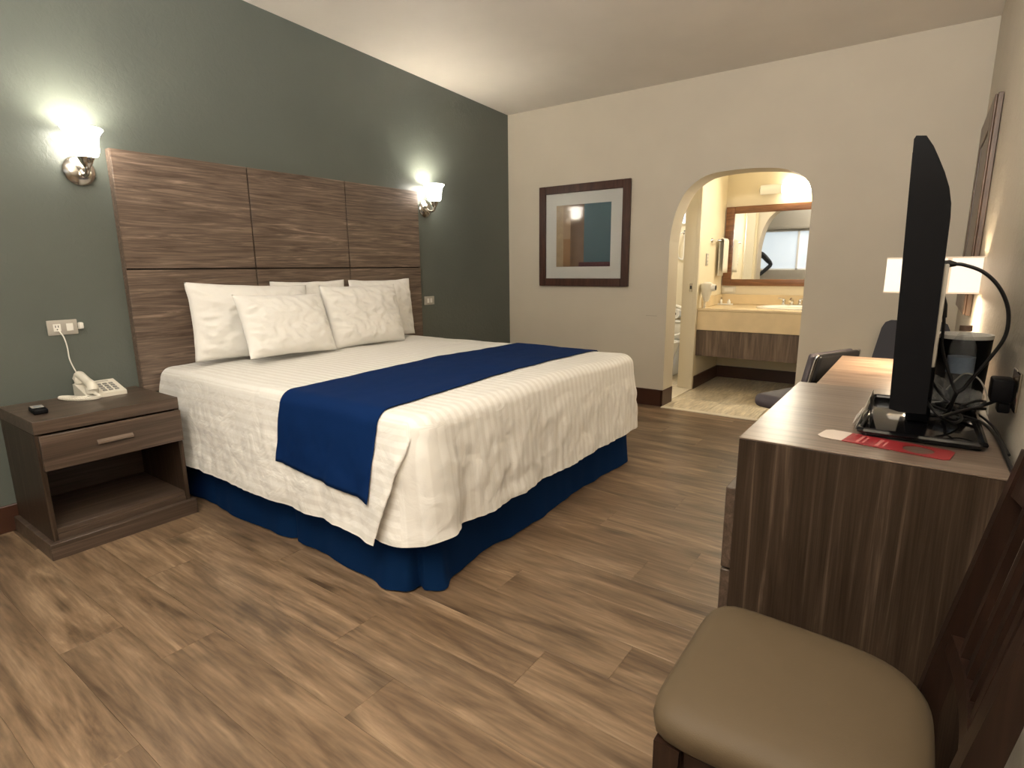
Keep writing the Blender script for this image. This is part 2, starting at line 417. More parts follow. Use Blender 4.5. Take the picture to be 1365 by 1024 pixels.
# back wall with the soft arch into the vanity alcove
arch = sm([(1.64, 1.40), (1.652, 1.50), (1.690, 1.655), (1.766, 1.795), (1.903, 1.888), (2.078, 1.912), (2.30, 1.908), (2.469, 1.885), (2.587, 1.832), (2.645, 1.765), (2.670, 1.66), (2.672, 1.50)], 6)
arch = [(v[0], v[1]) for v in [(p.x, p.y) for p in [Vector((q[0], q[1], 0)) for q in arch]]]
bw = MB(); ya, yb2 = YB, YB+0.22
ztop = cz(YB)+0.02
# three flat fields round the opening, shared arch edge
def strip_wall(m, A, side_x, ztop):
    pass
outline = [(-0.12, -0.06), (1.64, -0.06)] + arch + [(2.672, -0.06), (W+0.12, -0.06), (W+0.12, ztop), (-0.12, ztop)]
bw.prism(outline, 'Y', ya, yb2)
o = bw.obj('wall_back', cream_m, None, False)
bm = bmesh.new(); bm.from_mesh(o.data); bmesh.ops.triangulate(bm, faces=[f for f in bm.faces if len(f.verts) > 4]); bm.to_mesh(o.data); bm.free()
struct(o)
# rear wall behind the camera with a curtained window
WX0, WX1, WZ0, WZ1 = 0.30, 2.6, 1.10, 1.95
rw = MB()
for (a, b_, c, d) in ((-0.12, W+0.12, -0.06, WZ0), (-0.12, W+0.12, WZ1, cz(YK)), (-0.12, WX0, WZ0, WZ1), (WX1, W+0.12, WZ0, WZ1)):
    rw.box(a, b_, YK-0.12, YK, c, d)
struct(rw.obj('wall_front', grey_wall, None, False))
wn = bpy.data.objects.new('window_1', None); COL.objects.link(wn); wn.location = (0, YK-0.06, 0); struct(wn)
for k in range(3):
    a = WX0 + k*(WX1-WX0)/3; b_ = WX0+(k+1)*(WX1-WX0)/3
    box('pane', curtain_m, a+0.02, b_-0.02, -0.005, 0.005, WZ0+0.02, WZ1-0.02, wn)
fr = MB()
for k in range(4):
    a = WX0+k*(WX1-WX0)/3; fr.box(a-0.02, a+0.02, -0.02, 0.02, WZ0, WZ1)
fr.box(WX0, WX1, -0.02, 0.02, WZ0, WZ0+0.03); fr.box(WX0, WX1, -0.02, 0.02, WZ1-0.03, WZ1)
fr.obj('window_frame', white_pl, wn, False)
cr = box('curtain_valance', grey_wall, 0.15, 2.75, YK+0.005, YK+0.05, 1.97, 2.04, None, 0.006)
tag(cr, 'grey curtain box above the window, seen only in the vanity mirror', 'valance')

# baseboards
def baseb(name, x0, x1, y0, y1, h=0.13): return struct(box(name, base_m, x0, x1, y0, y1, 0.0, h, None, 0.003, 1))
baseb('baseboard_left', 0, 0.015, YK, YB-0.02)
bb = MB(); bb.box(0.016, 1.64, YB-0.016, YB, 0, 0.145, 0.003, 1); bb.box(1.625, 1.645, YB-0.016, YB+0.22, 0, 0.145, 0.003, 1)
struct(bb.obj('baseboard_back', base_m, None, True))
baseb('baseboard_back_right', 2.672, W-0.016, YB-0.016, YB, 0.145).name = 'baseboard_right_back'
baseb('baseboard_right', W-0.015, W, YK, YB-0.02)

# ---- vanity alcove behind the arch
YV = 6.30; XS = 1.62; XE = 3.0; YA = YB+0.22
vf = box('floor_vanity', grout_m, XS, XE, YB-0.09, YV, -0.06, -0.001); struct(vf)
ty = YB+0.0; tile_me = {}
while ty < YV-0.01:
    t1 = min(ty+0.40, YV); tx = XS
    while tx < XE-0.01:
        x1 = min(tx+0.40, XE)
        key = (round(x1-tx, 3), round(t1-ty, 3))
        if key not in tile_me:
            tile_me[key] = MB().box(-(x1-tx)/2+0.0015, (x1-tx)/2-0.0015, -(t1-ty)/2+0.0015, (t1-ty)/2-0.0015, -0.001, 0.004, 0.001, 1).mesh('tile', tile_m)
        o = bpy.data.objects.new('tile', tile_me[key]); COL.objects.link(o); o.location = ((tx+x1)/2, (ty+t1)/2, 0); o.parent = vf
        tx = x1
    ty = t1
struct(box('trim_1', thresh, 1.645, 2.672, YB-0.055, YB-0.001, 0, 0.008, None, 0.002, 1))
# left side wall of the alcove with the bathroom doorway
DY0, DY1, DZ = YA+0.02, 5.49, 1.99
sw = MB(); sw.box(1.50, XS, YA, DY0, -0.06, 2.4); sw.box(1.50, XS, DY1, YV+0.1, -0.06, 2.4); sw.box(1.50, XS, DY0, DY1, DZ+0.02, 2.4)
struct(sw.obj('wall_alcove_left', van_m, None, False))
struct(box('wall_alcove_back', van_m, 1.50, XE+0.1, YV, YV+0.1, -0.06, 2.4))
struct(box('wall_alcove_right', van_m, XE, XE+0.1, YA, YV, -0.06, 2.4))
struct(box('ceiling_alcove', ceil_m, 1.50, XE+0.1, YA, YV+0.1, 2.4, 2.5))
bb = MB(); bb.box(XS, XS+0.016, DY1+0.0, YV, 0.004, 0.13, 0.002, 1); bb.box(XS+0.016, XE, YV-0.016, YV, 0.004, 0.13, 0.002, 1)
struct(bb.obj('baseboard_alcove', base_m, None, True))
# door frame lining
df = MB()
df.box(1.485, 1.60, DY1-0.03, DY1, 0.012, DZ, 0.002, 1)
df.box(1.60, 1.632, DY1-0.035, DY1+0.0, 0.0, DZ+0.03, 0.003, 1)
df.box(1.485, 1.60, DY0, DY0+0.02, 0.012, DZ, 0.002, 1); df.box(1.485, 1.632, DY0, DY1, DZ-0.02, DZ+0.02)
dfo = struct(df.obj('door_1', doorw, None, True))
st = MB(); st.box(1.555, 1.585, DY1-0.033, DY1-0.030, 0.96, 1.04, 0.001, 1); sto = st.obj('strike_plate', nickel, dfo, True)
MB().box(1.562, 1.578, DY1-0.0345, DY1-0.033, 0.985, 1.015).obj('latch_hole', slot_m, dfo)
struct(box('trim_2', thresh, 1.48, 1.625, DY0, DY1, 0.0, 0.012, None, 0.003, 1))
# bathroom behind the doorway
bathx0, bathy1 = 0.3, 6.55
struct(box('floor_bathroom', tile_m, bathx0, 1.50, YA, bathy1, -0.06, 0.002))
struct(box('wall_bathroom_back', van_m, bathx0-0.1, 1.50, bathy1, bathy1+0.1, -0.06, 2.4))
struct(box('wall_bathroom_left', van_m, bathx0-0.1, bathx0, YA, bathy1, -0.06, 2.4))
struct(box('ceiling_bathroom', ceil_m, bathx0-0.1, 1.50, YA, bathy1+0.1, 2.4, 2.5))
bwn = box('window_2', bathwin_m, 1.00, 1.105, bathy1-0.012, bathy1-0.002, 1.68, 1.93); struct(bwn)
bwf = MB()
bwf.box(0.985, 1.0, bathy1-0.02, bathy1, 1.665, 1.945); bwf.box(1.105, 1.12, bathy1-0.02, bathy1, 1.665, 1.945); bwf.box(1.0, 1.105, bathy1-0.02, bathy1, 1.665, 1.68); bwf.box(1.0, 1.105, bathy1-0.02, bathy1, 1.93, 1.945)
bwf.obj('window_frame', doorw, bwn, False)
point_light('bathroom_light', (0.8, 5.7, 2.2), 6.0, WARM, 0.08, '')

# toilet
t = thing('toilet', 'white porcelain toilet with raised seat seen through the bathroom doorway', 'toilet', (1.14, 6.02, 0.002))
prof = [(0.10, 0.0), (0.11, 0.02), (0.10, 0.10), (0.12, 0.20), (0.17, 0.33), (0.185, 0.38), (0.185, 0.40), (0.15, 0.40), (0.13, 0.34), (0.05, 0.25), (0.0, 0.24)]
S = Matrix.Diagonal((0.95, 1.15, 1, 1))
MB().lathe(prof, (0, -0.10, 0), 28, S).obj('bowl', porc, t)
MB().box(-0.17, 0.17, 0.28, 0.46, 0.38, 0.565, 0.02, 3).obj('tank', porc, t)
MB().box(-0.18, 0.18, 0.27, 0.47, 0.567, 0.59, 0.01, 3).obj('tank_lid', porc, t)
MB().box(-0.09, 0.09, 0.0, 0.30, 0.0, 0.38, 0.02, 3).obj('pedestal', porc, t)
ring = [(0.16*math.cos(a), 0.20-0.02*math.sin(a), 0.60+0.17*math.sin(a)) for a in [2*PI*k/28 for k in range(28)]]
MB().tube(ring, 0.017, 8, True).obj('seat', porc, t)
# roll holder and hook
t = thing('toilet_roll', 'white toilet roll with dark core on the bathroom wall', 'toilet roll', (1.075, bathy1, 0.662))
MB().lathe([(0.018, -0.05), (0.055, -0.05), (0.055, 0.05), (0.018, 0.05)], (0, -0.075, 0), 24, Matrix.Rotation(PI/2, 4, 'X'), True).obj('paper_roll', white_towel, t)
MB().lathe([(0.0, -0.051), (0.018, -0.051), (0.018, 0.051), (0, 0.051)], (0, -0.075, 0), 16, Matrix.Rotation(PI/2, 4, 'X')).obj('core', slot_m, t)
MB().box(-0.03, 0.03, -0.02, 0.0, 0.06, 0.085, 0.003, 1).obj('bracket', white_pl, t)
t = thing('towel_ring', 'white curved towel holder high on the bathroom wall', 'towel ring', (1.08, bathy1, 1.40))
MB().tube(sm([(-0.03, -0.03, -0.10), (-0.04, -0.05, 0.05), (-0.01, -0.05, 0.16), (0.03, -0.03, 0.18), (0.035, 0.0, 0.18)], 6), 0.008, 8).obj('arm', white_pl, t)
MB().tube(sm([(0.03, -0.02, 0.17), (0.03, -0.02, 0.0), (0.02, -0.02, -0.12), (-0.03, -0.03, -0.10)], 6), 0.007, 8).obj('rod', white_pl, t)
MB().box(0.015, 0.05, -0.02, 0, 0.15, 0.2, 0.004, 2).obj('mount', black_pl, t)

# ---- vanity counter
CY = 5.53
t = thing('vanity_counter', 'cream marble vanity counter with walnut panel beneath, under the mirror', 'counter', (XS, CY, 0))
MB().box(0.001, XE-XS-0.001, 0.0, YV-CY-0.001, 0.775, 0.80, 0.004, 2).obj('countertop', marble, t)
MB().box(0.001, XE-XS-0.001, 0.0, 0.03, 0.59, 0.774, 0.003, 1).obj('apron', marble, t)
MB().box(0.001, XE-XS-0.001, YV-CY-0.02, YV-CY-0.001, 0.80, 0.905, 0.003, 1).obj('backsplash', marble, t)
MB().box(0.001, 0.02, 0.12, YV-CY-0.021, 0.80, 0.905, 0.003, 1).obj('side_splash', marble, t)
MB().box(0.001, XE-XS-0.001, 0.01, 0.03, 0.335, 0.587, 0.002, 1).obj('front_panel', lamV, t)
sink = thing('sink', 'white oval basin set into the marble counter', 'sink', (2.42, 5.90, 0.80))
S = Matrix.Diagonal((1.45, 1.0, 1, 1))
MB().lathe([(0.235, 0.0), (0.235, 0.012), (0.215, 0.018), (0.195, 0.012), (0.17, -0.005), (0.10, -0.02), (0.02, -0.0235), (0.0, -0.0235)], (0, 0, 0), 44, S).obj('basin', porc, sink)
MB().lathe([(0, 0.0), (0.018, 0.0), (0.018, 0.004), (0.0, 0.004)], (0, 0, -0.023), 16).obj('drain', chrome, sink)
fa = thing('faucet', 'chrome two-handled faucet behind the oval basin', 'faucet', (2.34, 6.19, 0.80))
MB().box(-0.10, 0.10, -0.025, 0.025, 0.0, 0.02, 0.008, 2).obj('base_plate', chrome, fa)
MB().tube(sm([(0, 0, 0.02), (0, -0.01, 0.06), (0, -0.05, 0.075), (0, -0.11, 0.055)], 5), [0.018]*5+[0.015]*6+[0.012]*5, 12).obj('spout', chrome, fa)
for s in (-1, 1):
    h = MB().lathe([(0.022, 0.02), (0.016, 0.035), (0.02, 0.05), (0.014, 0.07), (0, 0.072)], (s*0.075, 0, 0), 14); h.tube([(s*0.07, 0, 0.066), (s*0.125, -0.01, 0.078)], [0.009, 0.006], 8)
    h.obj('handle', chrome, fa)
ty_ = thing('amenity_tray', 'small white tray of toiletry bottles at the left end of the marble counter', 'tray', (1.71, 6.16, 0.80))
MB().box(-0.07, 0.07, -0.04, 0.04, 0.0, 0.012, 0.004, 2).obj('tray_base', white_pl, ty_)
b1 = thing('toiletry_bottle', 'slim toiletry bottle, left one on the small tray', 'bottle', (1.665, 6.16, 0.812))
MB().lathe([(0, 0), (0.013, 0), (0.013, 0.035), (0.006, 0.045), (0, 0.045)], n=14).obj('body', white_pl, b1)
MB().lathe([(0.007, 0.045), (0.007, 0.066), (0, 0.066)], n=12).obj('cap', nickel, b1)
b2 = thing('toiletry_bottle', 'short squat toiletry bottle, right one on the small tray', 'bottle', (1.745, 6.16, 0.812))
MB().lathe([(0, 0), (0.018, 0), (0.018, 0.025), (0.010, 0.032), (0, 0.032)], n=14).obj('body', white_pl, b2)
MB().lathe([(0.010, 0.032), (0.010, 0.046), (0, 0.046)], n=12).obj('cap', white_pl, b2)
# mirror
mi = thing('vanity_mirror', 'large mirror in an orange oak frame above the vanity counter', 'mirror', (XS, YV, 0))
mw = 1.30
MB().box(0.01, 0.095, -0.030, -0.001, 0.995, 1.797, 0.004, 2).obj('frame_stile', oakM, mi)
MB().box(mw-0.095, mw-0.01, -0.030, -0.001, 0.995, 1.797, 0.004, 2).obj('frame_stile', oakM, mi)
MB().box(0.096, mw-0.096, -0.030, -0.001, 1.727, 1.797, 0.004, 2).obj('frame_rail', oakM, mi)
MB().box(0.096, mw-0.096, -0.030, -0.001, 0.995, 1.062, 0.004, 2).obj('frame_rail', oakM, mi)
MB().box(0.09, mw-0.09, -0.012, -0.006, 1.05, 1.74).obj('mirror_glass', mirror_m, mi)
# light bar
lb = thing('vanity_light', 'long tubular wall light above the vanity mirror', 'wall light', (1.96, YV, 1.935))
Rx = Matrix.Rotation(PI/2, 4, 'Y')
MB().lathe([(0, 0.005), (0.046, 0.005), (0.046, 0.20)], (0, -0.07, 0), 24, Rx).obj('diffuser_end', tube_off, lb)
MB().lathe([(0.046, 0.20), (0.046, 0.86)], (0, -0.07, 0), 24, Rx).obj('diffuser', tube_on, lb)
MB().lathe([(0, -0.004), (0.03, -0.004), (0.03, 0.005), (0, 0.005)], (0, -0.07, 0), 20, Rx).obj('end_cap', nickel, lb)
MB().lathe([(0, 0.86), (0.03, 0.86), (0.03, 0.87), (0, 0.87)], (0, -0.07, 0), 20, Rx).obj('end_cap', nickel, lb)
MB().box(0.0, 0.87, -0.024, -0.001, -0.03, 0.03, 0.004, 2).obj('backplate', white_pl, lb)
area_light('vanity_lamp', (2.5, YV-0.16, 1.935), 0.62, VANITY_W, (1.0, 0.92, 0.76), (0, -1, -0.25), 0.08)
# outlets, switch, towel bar, dryer
o = thing('outlet_plate', 'white double outlet plate just under the vanity mirror', 'outlet', (1.70, YV, 0.955))
MB().box(-0.07, 0.07, -0.008, -0.001, -0.04, 0.03, 0.003, 2).obj('plate', ivory, o)
MB().box(-0.045, 0.045, -0.011, -0.008, -0.022, 0.012, 0.001, 1).obj('socket', white_pl, o)
o = thing('light_switch', 'narrow grey switch plate on the alcove side wall', 'switch', (XS, 5.735, 1.263))
MB().box(0.001, 0.007, -0.033, 0.033, -0.058, 0.058, 0.002, 2).obj('plate', plate_g, o)
for dz in (-0.03, 0.0, 0.03): MB().box(0.007, 0.011, -0.015, 0.015, dz-0.011, dz+0.011, 0.001, 1).obj('rocker', ivory, o)
tb = thing('towel_bar', 'chrome towel bar on the alcove side wall near the mirror', 'towel bar', (XS, 6.02, 1.45))
MB().tube([(0.055, -0.17, 0), (0.055, 0.24, 0)], 0.008, 12).obj('rod', chrome, tb)
for yy in (-0.16, 0.23):
    MB().lathe([(0, 0.001), (0.024, 0.001), (0.022, 0.010), (0.011, 0.014), (0.011, 0.062), (0, 0.064)], (0, yy, 0), 16, Rx).obj('bracket', chrome, tb)
def towel(name, label, y0, y1, zb, dx):
    rows = []
    prof = [(0.055-dx, zb), (0.055-dx, 1.40), (0.055-dx*0.9, 1.455), (0.055-dx*0.4, 1.472), (0.055, 1.474), (0.055+dx*0.4, 1.472), (0.055+dx*0.9, 1.455), (0.055+dx, 1.40), (0.055+dx, zb+0.03)]
    prof = sm([(p[0], p[1], 0) for p in prof], 4)
    for j in range(17):
        yy = y0+(y1-y0)*j/16
        rows.append([(XS+p.x+0.004*math.sin(j*1.1)*(1 if p.x > 0.055 else 0.4), yy+0.012*(1.45-p.y)*math.sin(3+j), p.y) for p in prof])
    o = MB().grid(rows).obj(name, white_towel, None, 'all')
    md = o.modifiers.new('thick', 'SOLIDIFY'); md.thickness = 0.006; md.offset = 0
    return tag(o, label, 'towel')
towel('hand_towel', 'white hand towel folded over the chrome bar beside the mirror', 6.02, 6.20, 1.10, 0.022)
hd = thing('hair_dryer', 'wall-mounted off-white hair dryer beside the vanity counter', 'hair dryer', (XS, 5.60, 0.95))
Sy = Matrix.Diagonal((1.0, 0.85, 1, 1))
MB().lathe([(0, -0.09), (0.022, -0.088), (0.035, -0.05), (0.05, 0.0), (0.06, 0.05), (0.052, 0.085), (0.025, 0.10), (0, 0.102)], (0.062, -0.01, 0), 24, Sy).obj('holder', ivory, hd)
Mn = Matrix.Rotation(PI/2, 4, 'Y') @ Matrix.Rotation(0.0, 4, 'X')
MB().lathe([(0.032, 0.0), (0.034, 0.05), (0.030, 0.07), (0.0, 0.07)], (0.075, -0.01, 0.045), 20, Mn).obj('nozzle', white_pl, hd)
MB().lathe([(0.0, 0.071), (0.024, 0.071), (0.024, 0.074), (0.0, 0.074)], (0.075, -0.01, 0.045), 20, Mn).obj('grille', slot_m, hd)
coil = [(0.05+0.011*math.cos(k*0.9), -0.01+0.011*math.sin(k*0.9), -0.09-0.26*k/150) for k in range(150)]
coil += [(0.05+0.02*math.cos(a), -0.01, -0.37+0.02*math.sin(a)) for a in [PI/2+2*PI*k/16 for k in range(15)]]
MB().tube(coil, 0.0035, 5).obj('coiled_cord', ivory, hd)

# ================================================================== BED
BX0, BX1, BYN, BYF = 0.06, 2.03, 1.325, 3.205
BYC = (BYN+BYF)/2
ZT = 0.685
bed = thing('bed', 'king bed with navy skirt against the walnut headboard', 'bed', (0, 0, 0))
box('box_spring', skirt_m, BX0+0.02, BX1-0.09, BYN+0.06, BYF-0.06, 0.16, 0.36, bed, 0.02)
box('mattress', pil_m, BX0+0.01, BX1-0.05, BYN+0.04, BYF-0.04, 0.365, ZT-0.045, bed, 0.05, 3)
for (a, b_) in ((0.3, BYN+0.2), (0.3, BYF-0.2), (BX1-0.3, BYN+0.2), (BX1-0.3, BYF-0.2)):
    MB().box(a-0.03, a+0.03, b_-0.03, b_+0.03, 0.0, 0.159, 0.004, 1).obj('leg', black_pl, bed)
def nz(x, y, z): return noise.noise(Vector((x, y, z)))
RC = 0.11
def path(s):
    """perimeter of the bed top: near side (+x), foot (+y), far side (-x); returns point, outward normal, corner weight"""
    L1 = BX1-RC-BX0; A = RC*PI/2; L2 = (BYF-BYN)-2*RC
    if s < L1: return (BX0+s, BYN), (0, -1)
    s -= L1
    if s < A:
        a = s/RC; return (BX1-RC+RC*math.sin(a), BYN+RC-RC*math.cos(a)), (math.sin(a), -math.cos(a))
    s -= A
    if s < L2: return (BX1, BYN+RC+s), (1, 0)
    s -= L2
    if s < A:
        a = s/RC; return (BX1-RC+RC*math.cos(a), BYF-RC+RC*math.sin(a)), (math.cos(a), math.sin(a))
    s -= A
    return (BX1-RC-s, BYF), (0, 1)
L1 = BX1-RC-BX0; AC = RC*PI/2; L2 = (BYF-BYN)-2*RC; LT = 2*L1+2*AC+L2
SC1 = L1+AC/2; SC2 = L1+AC+L2+AC/2
def topz(x, y):
    e = min(y-BYN, BYF-y)/0.9
    return ZT + 0.018*min(1, max(0, e)) + 0.004*nz(x*4, y*4, 1) + 0.002*nz(x*13, y*13, 4)
def hemz(s):
    if s < SC1-0.10: h = 0.215 - 0.0*s
    elif s < SC1+0.10:
        t = (s-SC1+0.10)/0.2; h = 0.215+0.02*t
    elif s < SC2: h = 0.235
    else: h = 0.22
    return h + 0.006*nz(s*3, 5, 0)
ER = 0.065
def drop(s, d, hem):
    """d 0..1 down the hanging side; outward offset and height"""
    z = (ZT-ER) + (hem-(ZT-ER))*d
    if s < L1: flare = 0.065
    elif s < L1+AC+L2: flare = 0.025
    else: flare = 0.025
    w1 = 0.5+0.5*math.tanh((s-SC1)/0.12)
    if s < L1+AC+L2/2: flare = 0.065*(1-w1)+0.025*w1
    o = flare*d**0.8
    rip = 0.007*math.sin(s*17+2.4*nz(s*1.3, 0, 0)*3)+0.006*nz(s*9, z*1.2, 2)
    o += rip*d
    o += 0.006*nz(s*14, z*9, 7)*min(1, 3*d)+0.009*nz(s*5, z*5, 11)*min(1, 3*d)
    o += 0.0035*nz(s*30, z*22, 17)*min(1, 3*d)
    cr_ = min(1, 3*d)*(1.0 if SC1 < s < SC2 else 0.28)
    o += 0.012*abs(nz(s*7+2*nz(s*3, z*3, 31), z*10, 23))*cr_ + 0.009*abs(nz(s*16, z*7+s*5, 29))*cr_
    # loose folded corner: the side flap stands proud and the foot tucks in behind it
    sf = SC1-0.02-0.15*d
    o += 0.040*d**0.7*math.exp(-((s-sf)/0.10)**2)*(0.5-0.5*math.tanh((s-sf)/0.008))
    o -= 0.012*d*math.exp(-((s-sf-0.04)/0.05)**2)
    o += 0.018*d*math.exp(-((s-SC1-0.10)/0.05)**2)
    o -= 0.016*d*math.exp(-((s-SC1-0.19)/0.035)**2)
    o += 0.014*d*math.exp(-((s-SC1-0.28)/0.05)**2)
    o += 0.008*d*math.exp(-((s-SC2)/0.10)**2)
    return o, z
def surf(s, lift=0.0, ntop=18, nedge=6, ndrop=26, hem=None):
    (px, py), (nx, ny) = path(s)
    qx = min(px, 1.25); qy = BYC
    if hem is None: hem = hemz(s)
    pts = []
    ix, iy = px-nx*ER, py-ny*ER
    for i in range(ntop+1):
        t = i/ntop
        x = qx+(ix-qx)*t; y = qy+(iy-qy)*t
        pts.append((x, y, topz(x, y)+lift))
    zt = topz(ix, iy)
    for i in range(1, nedge+1):
        a = PI/2*i/nedge
        off = ER*math.sin(a)+lift*math.sin(a)
        z = (zt-ER)+ER*math.cos(a)+lift*math.cos(a)
        pts.append((ix+nx*off, iy+ny*off, z))
    for i in range(1, ndrop+1):
        d = i/ndrop
        o, z = drop(s, d, hem)
        z += (zt-ZT)*(1-d)
        sf = SC1-0.02-0.15*d
        tg = 0.055*d**0.5*math.exp(-((s-sf)/0.10)**2)*(-math.tanh((s-sf)/0.010))
        (ex, ey) = (-ny, nx)
        pts.append((px+nx*(o+lift)+ex*tg, py+ny*(o+lift)+ey*tg, z))
    return pts
NS = 560
rows = [surf(LT*i/NS) for i in range(NS+1)]
m = MB().grid(rows)
me = m.mesh('bed_sheet', sheet_m, 'all')
uv = me.uv_layers.new(name='UVMap')
R0 = len(rows[0])
def crossu(i, j):
    s = LT*i/NS; x, y, z = rows[i][j]
    if s < SC1-0.04 or s > SC2:
        k = -1 if s < SC1 else 1
        if z < ZT-0.03: return (BYC + k*((BYF-BYN)/2 + (ZT-z)))
    if SC1-0.04 <= s <= SC1+0.12 and z < ZT-0.03:
        return BYC-(BYF-BYN)/2-(s-SC1)*0.6
    return y
uvv = [crossu(i, j) for i in range(NS+1) for j in range(R0)]
for lp in me.loops: uv.data[lp.index].uv = (uvv[lp.vertex_index], me.vertices[lp.vertex_index].co.x)
o = bpy.data.objects.new('bed_sheet', me); COL.objects.link(o)
tag(o, 'white damask striped bed cover hanging over the sides of the bed', 'bedspread')
# runner across the bed
def cut(P, h):
    out = []
    for a, b_ in zip(P, P[1:]):
        out.append(a)
        if a[2] > h >= b_[2]:
            t = (a[2]-h)/(a[2]-b_[2]); out.append(tuple(a[k]+(b_[k]-a[k])*t for k in range(3))); return out
    return out+[P[-1]]
def runner():
    rows = []
    n = 64
    for i in range(n+1):
        x = 1.205 + 0.615*i/n
        s = x-BX0
        hem = 0.395-0.04*i/n
        near = surf(min(s, L1-0.001), 0.0055, 40, 8, 24, 0.22)
        near = cut(near, hem)
        xx = 1.16 + 0.60*i/n
        s2 = LT-(xx-BX0)
        far = surf(max(s2, LT-L1+0.001), 0.0055, 40, 8, 24, 0.22)
        far = cut(far, 0.45)
        # skewed cloth: blend x from near to far
        row = []
        for p in reversed(near): row.append(p)
        for p in far[1:]: row.append(p)
        out = []
        for (a, b_, c) in row:
            t = min(1, max(0, (b_-BYN)/(BYF-BYN)))
            X = x+(xx-x)*t
            if BYN+ER < b_ < BYF-ER: c = topz(X, b_)+0.0055
            out.append((X, b_, c))
        rows.append(out)
    k = min(len(r) for r in rows)
    # resample every row to the same count by arc length
    N = 150; res = []
    for r in rows:
        P = [Vector(p) for p in r]; L = [0]
        for a, b_ in zip(P, P[1:]): L.append(L[-1]+(b_-a).length)
        q = []; j = 0
        for t in range(N+1):
            d = L[-1]*t/N
            while j < len(L)-2 and L[j+1] < d: j += 1
            u = (d-L[j])/max(1e-9, L[j+1]-L[j]); q.append(P[j].lerp(P[j+1], min(1, u)))
        res.append(q)
    return res
rr = runner()
o = MB().grid(rr).obj('bed_runner', run_m, None, 'all')
md = o.modifiers.new('thick', 'SOLIDIFY'); md.thickness = 0.003; md.offset = 1
tag(o, 'royal blue runner laid across the foot half of the bed', 'bed runner')
# skirt
def skirt():
    rows = []
    off = 0.055; n = 460
    for i in range(n+1):
        s = LT*i/n
        (px, py), (nx, ny) = path(s)
        r = []
        for j in range(13):
            d = j/12
            rip = (0.009*math.sin(s*9.5+1.5*math.sin(s*3.1))+0.008*nz(s*5, 0, 9)+0.006*nz(s*11, d, 3))*(0.25+d)
            pl = 0.035*d*math.exp(-((s-(SC1-0.16))/0.06)**2) - 0.045*d*math.exp(-((s-(SC1-0.035))/0.022)**2) + 0.045*d*math.exp(-((s-(SC1+0.07))/0.05)**2)+0.01*d*math.exp(-((s-SC2)/0.06)**2)
            pl -= 0.02*math.exp(-((s-1.15)/0.015)**2)*d
            o_ = -(0.012+0.048*max(0, nx)**2)+rip+0.020*d+pl
            r.append((px+nx*o_, py+ny*o_, 0.36+(0.006+0.012*abs(nz(s*4, 2, 2))-0.36)*d))
        rows.append(r)
    return rows
MB().grid(skirt()).obj('bed_skirt', skirt_m, bed, 'all')

# pillows
def pillow(label, loc, wy, hz, th, lean, rz, roll=0, seed=0, grp='white pillows on the bed'):
    n = 56; V = []
    rows_f = []; rows_b = []
    for i in range(n+1):
        u = -1+2*i/n; rf = []; rb = []
        for j in range(n+1):
            v = -1+2*j/n
            # pinched corners
            ex = 1-0.075*(1-abs(v)**3)*0+0.0
            pu = 1-0.07*(1-v*v) ; pv = 1-0.09*(1-u*u)
            y = u*wy/2*(1-0.035*(1-v*v)+0.012*nz(v*3, u, seed)); z = v*hz/2*(1-0.05*(1-u*u)+0.018*nz(u*3, v, seed+1))
            t = th/2*((1-abs(u)**3.2)**0.62)*((1-abs(v)**3.0)**0.62)
            wr = 0.010*nz(u*2.2+seed, v*2.2, seed)+0.006*nz(u*6+seed, v*5, 3+seed)+0.004*nz(u*14, v*12+seed, 5)
            edge = min(1, 6*(1-max(abs(u), abs(v))))
            q1 = nz(u*1.6+seed*3, v*1.6, seed+8)
            wr += 0.011*(0.5-abs(nz((u+v*0.6)*3.2+seed, (v-u*0.4)*2.0+q1*1.5, seed+2))*2)*(0.4+0.6*max(abs(u), abs(v)))
            wr += 0.006*(0.5-abs(nz(u*7+q1*2, v*3+seed, seed+4))*2)*(abs(u)**2)
            fold = 0.006*math.sin(22*(u*0.5+v)+5*nz(u*2, v*2, seed))*math.exp(-((abs(u)-0.85)/0.15)**2)
            t1 = t+(wr+fold)*edge
            sag = -0.035*(1-v)*0.5*(t/(th/2))
            rf.append((t1+0.0*sag, y, z)); rb.append((-t*0.9-wr*0.4*edge, y, z))
        rows_f.append(rf); rows_b.append(rb)
    bm = MB(); bm.grid(rows_f); bm.grid(rows_b)
    me = bm.mesh('pillow', pil_m, 'all')
    b2 = bmesh.new(); b2.from_mesh(me); bmesh.ops.remove_doubles(b2, verts=b2.verts[:], dist=0.0008); bmesh.ops.recalc_face_normals(b2, faces=b2.faces[:]); b2.to_mesh(me); b2.free()
    for p in me.polygons: p.use_smooth = True
    o = bpy.data.objects.new('pillow', me); COL.objects.link(o)
    o.location = loc; o.rotation_mode = 'XYZ'
    o.rotation_euler = (0, 0, 0)
    o.matrix_world = Matrix.Translation(loc) @ Matrix.Rotation(rz, 4, 'Z') @ Matrix.Rotation(-lean, 4, 'Y') @ Matrix.Rotation(roll, 4, 'X')
    return tag(o, label, 'pillow', grp)
pillow('large white pillow at the left, standing against the headboard behind the small front one', (0.215, 1.815, 0.912), 0.74, 0.43, 0.15, 0.16, 0.0, -0.05, 1)
pillow('small white pillow lying forward at the left front of the pile', (0.41, 1.90, 0.892), 0.57, 0.37, 0.17, 0.38, 0.03, -0.03, 2)
pillow('white pillow at the back in the middle, mostly hidden, only its top edge showing', (0.118, 2.27, 0.918), 0.56, 0.43, 0.10, 0.04, 0.0, 0.0, 3)
pillow('white pillow right of the middle, leaning in front of two others', (0.355, 2.515, 0.90), 0.64, 0.41, 0.17, 0.24, 0.03, -0.01, 4)
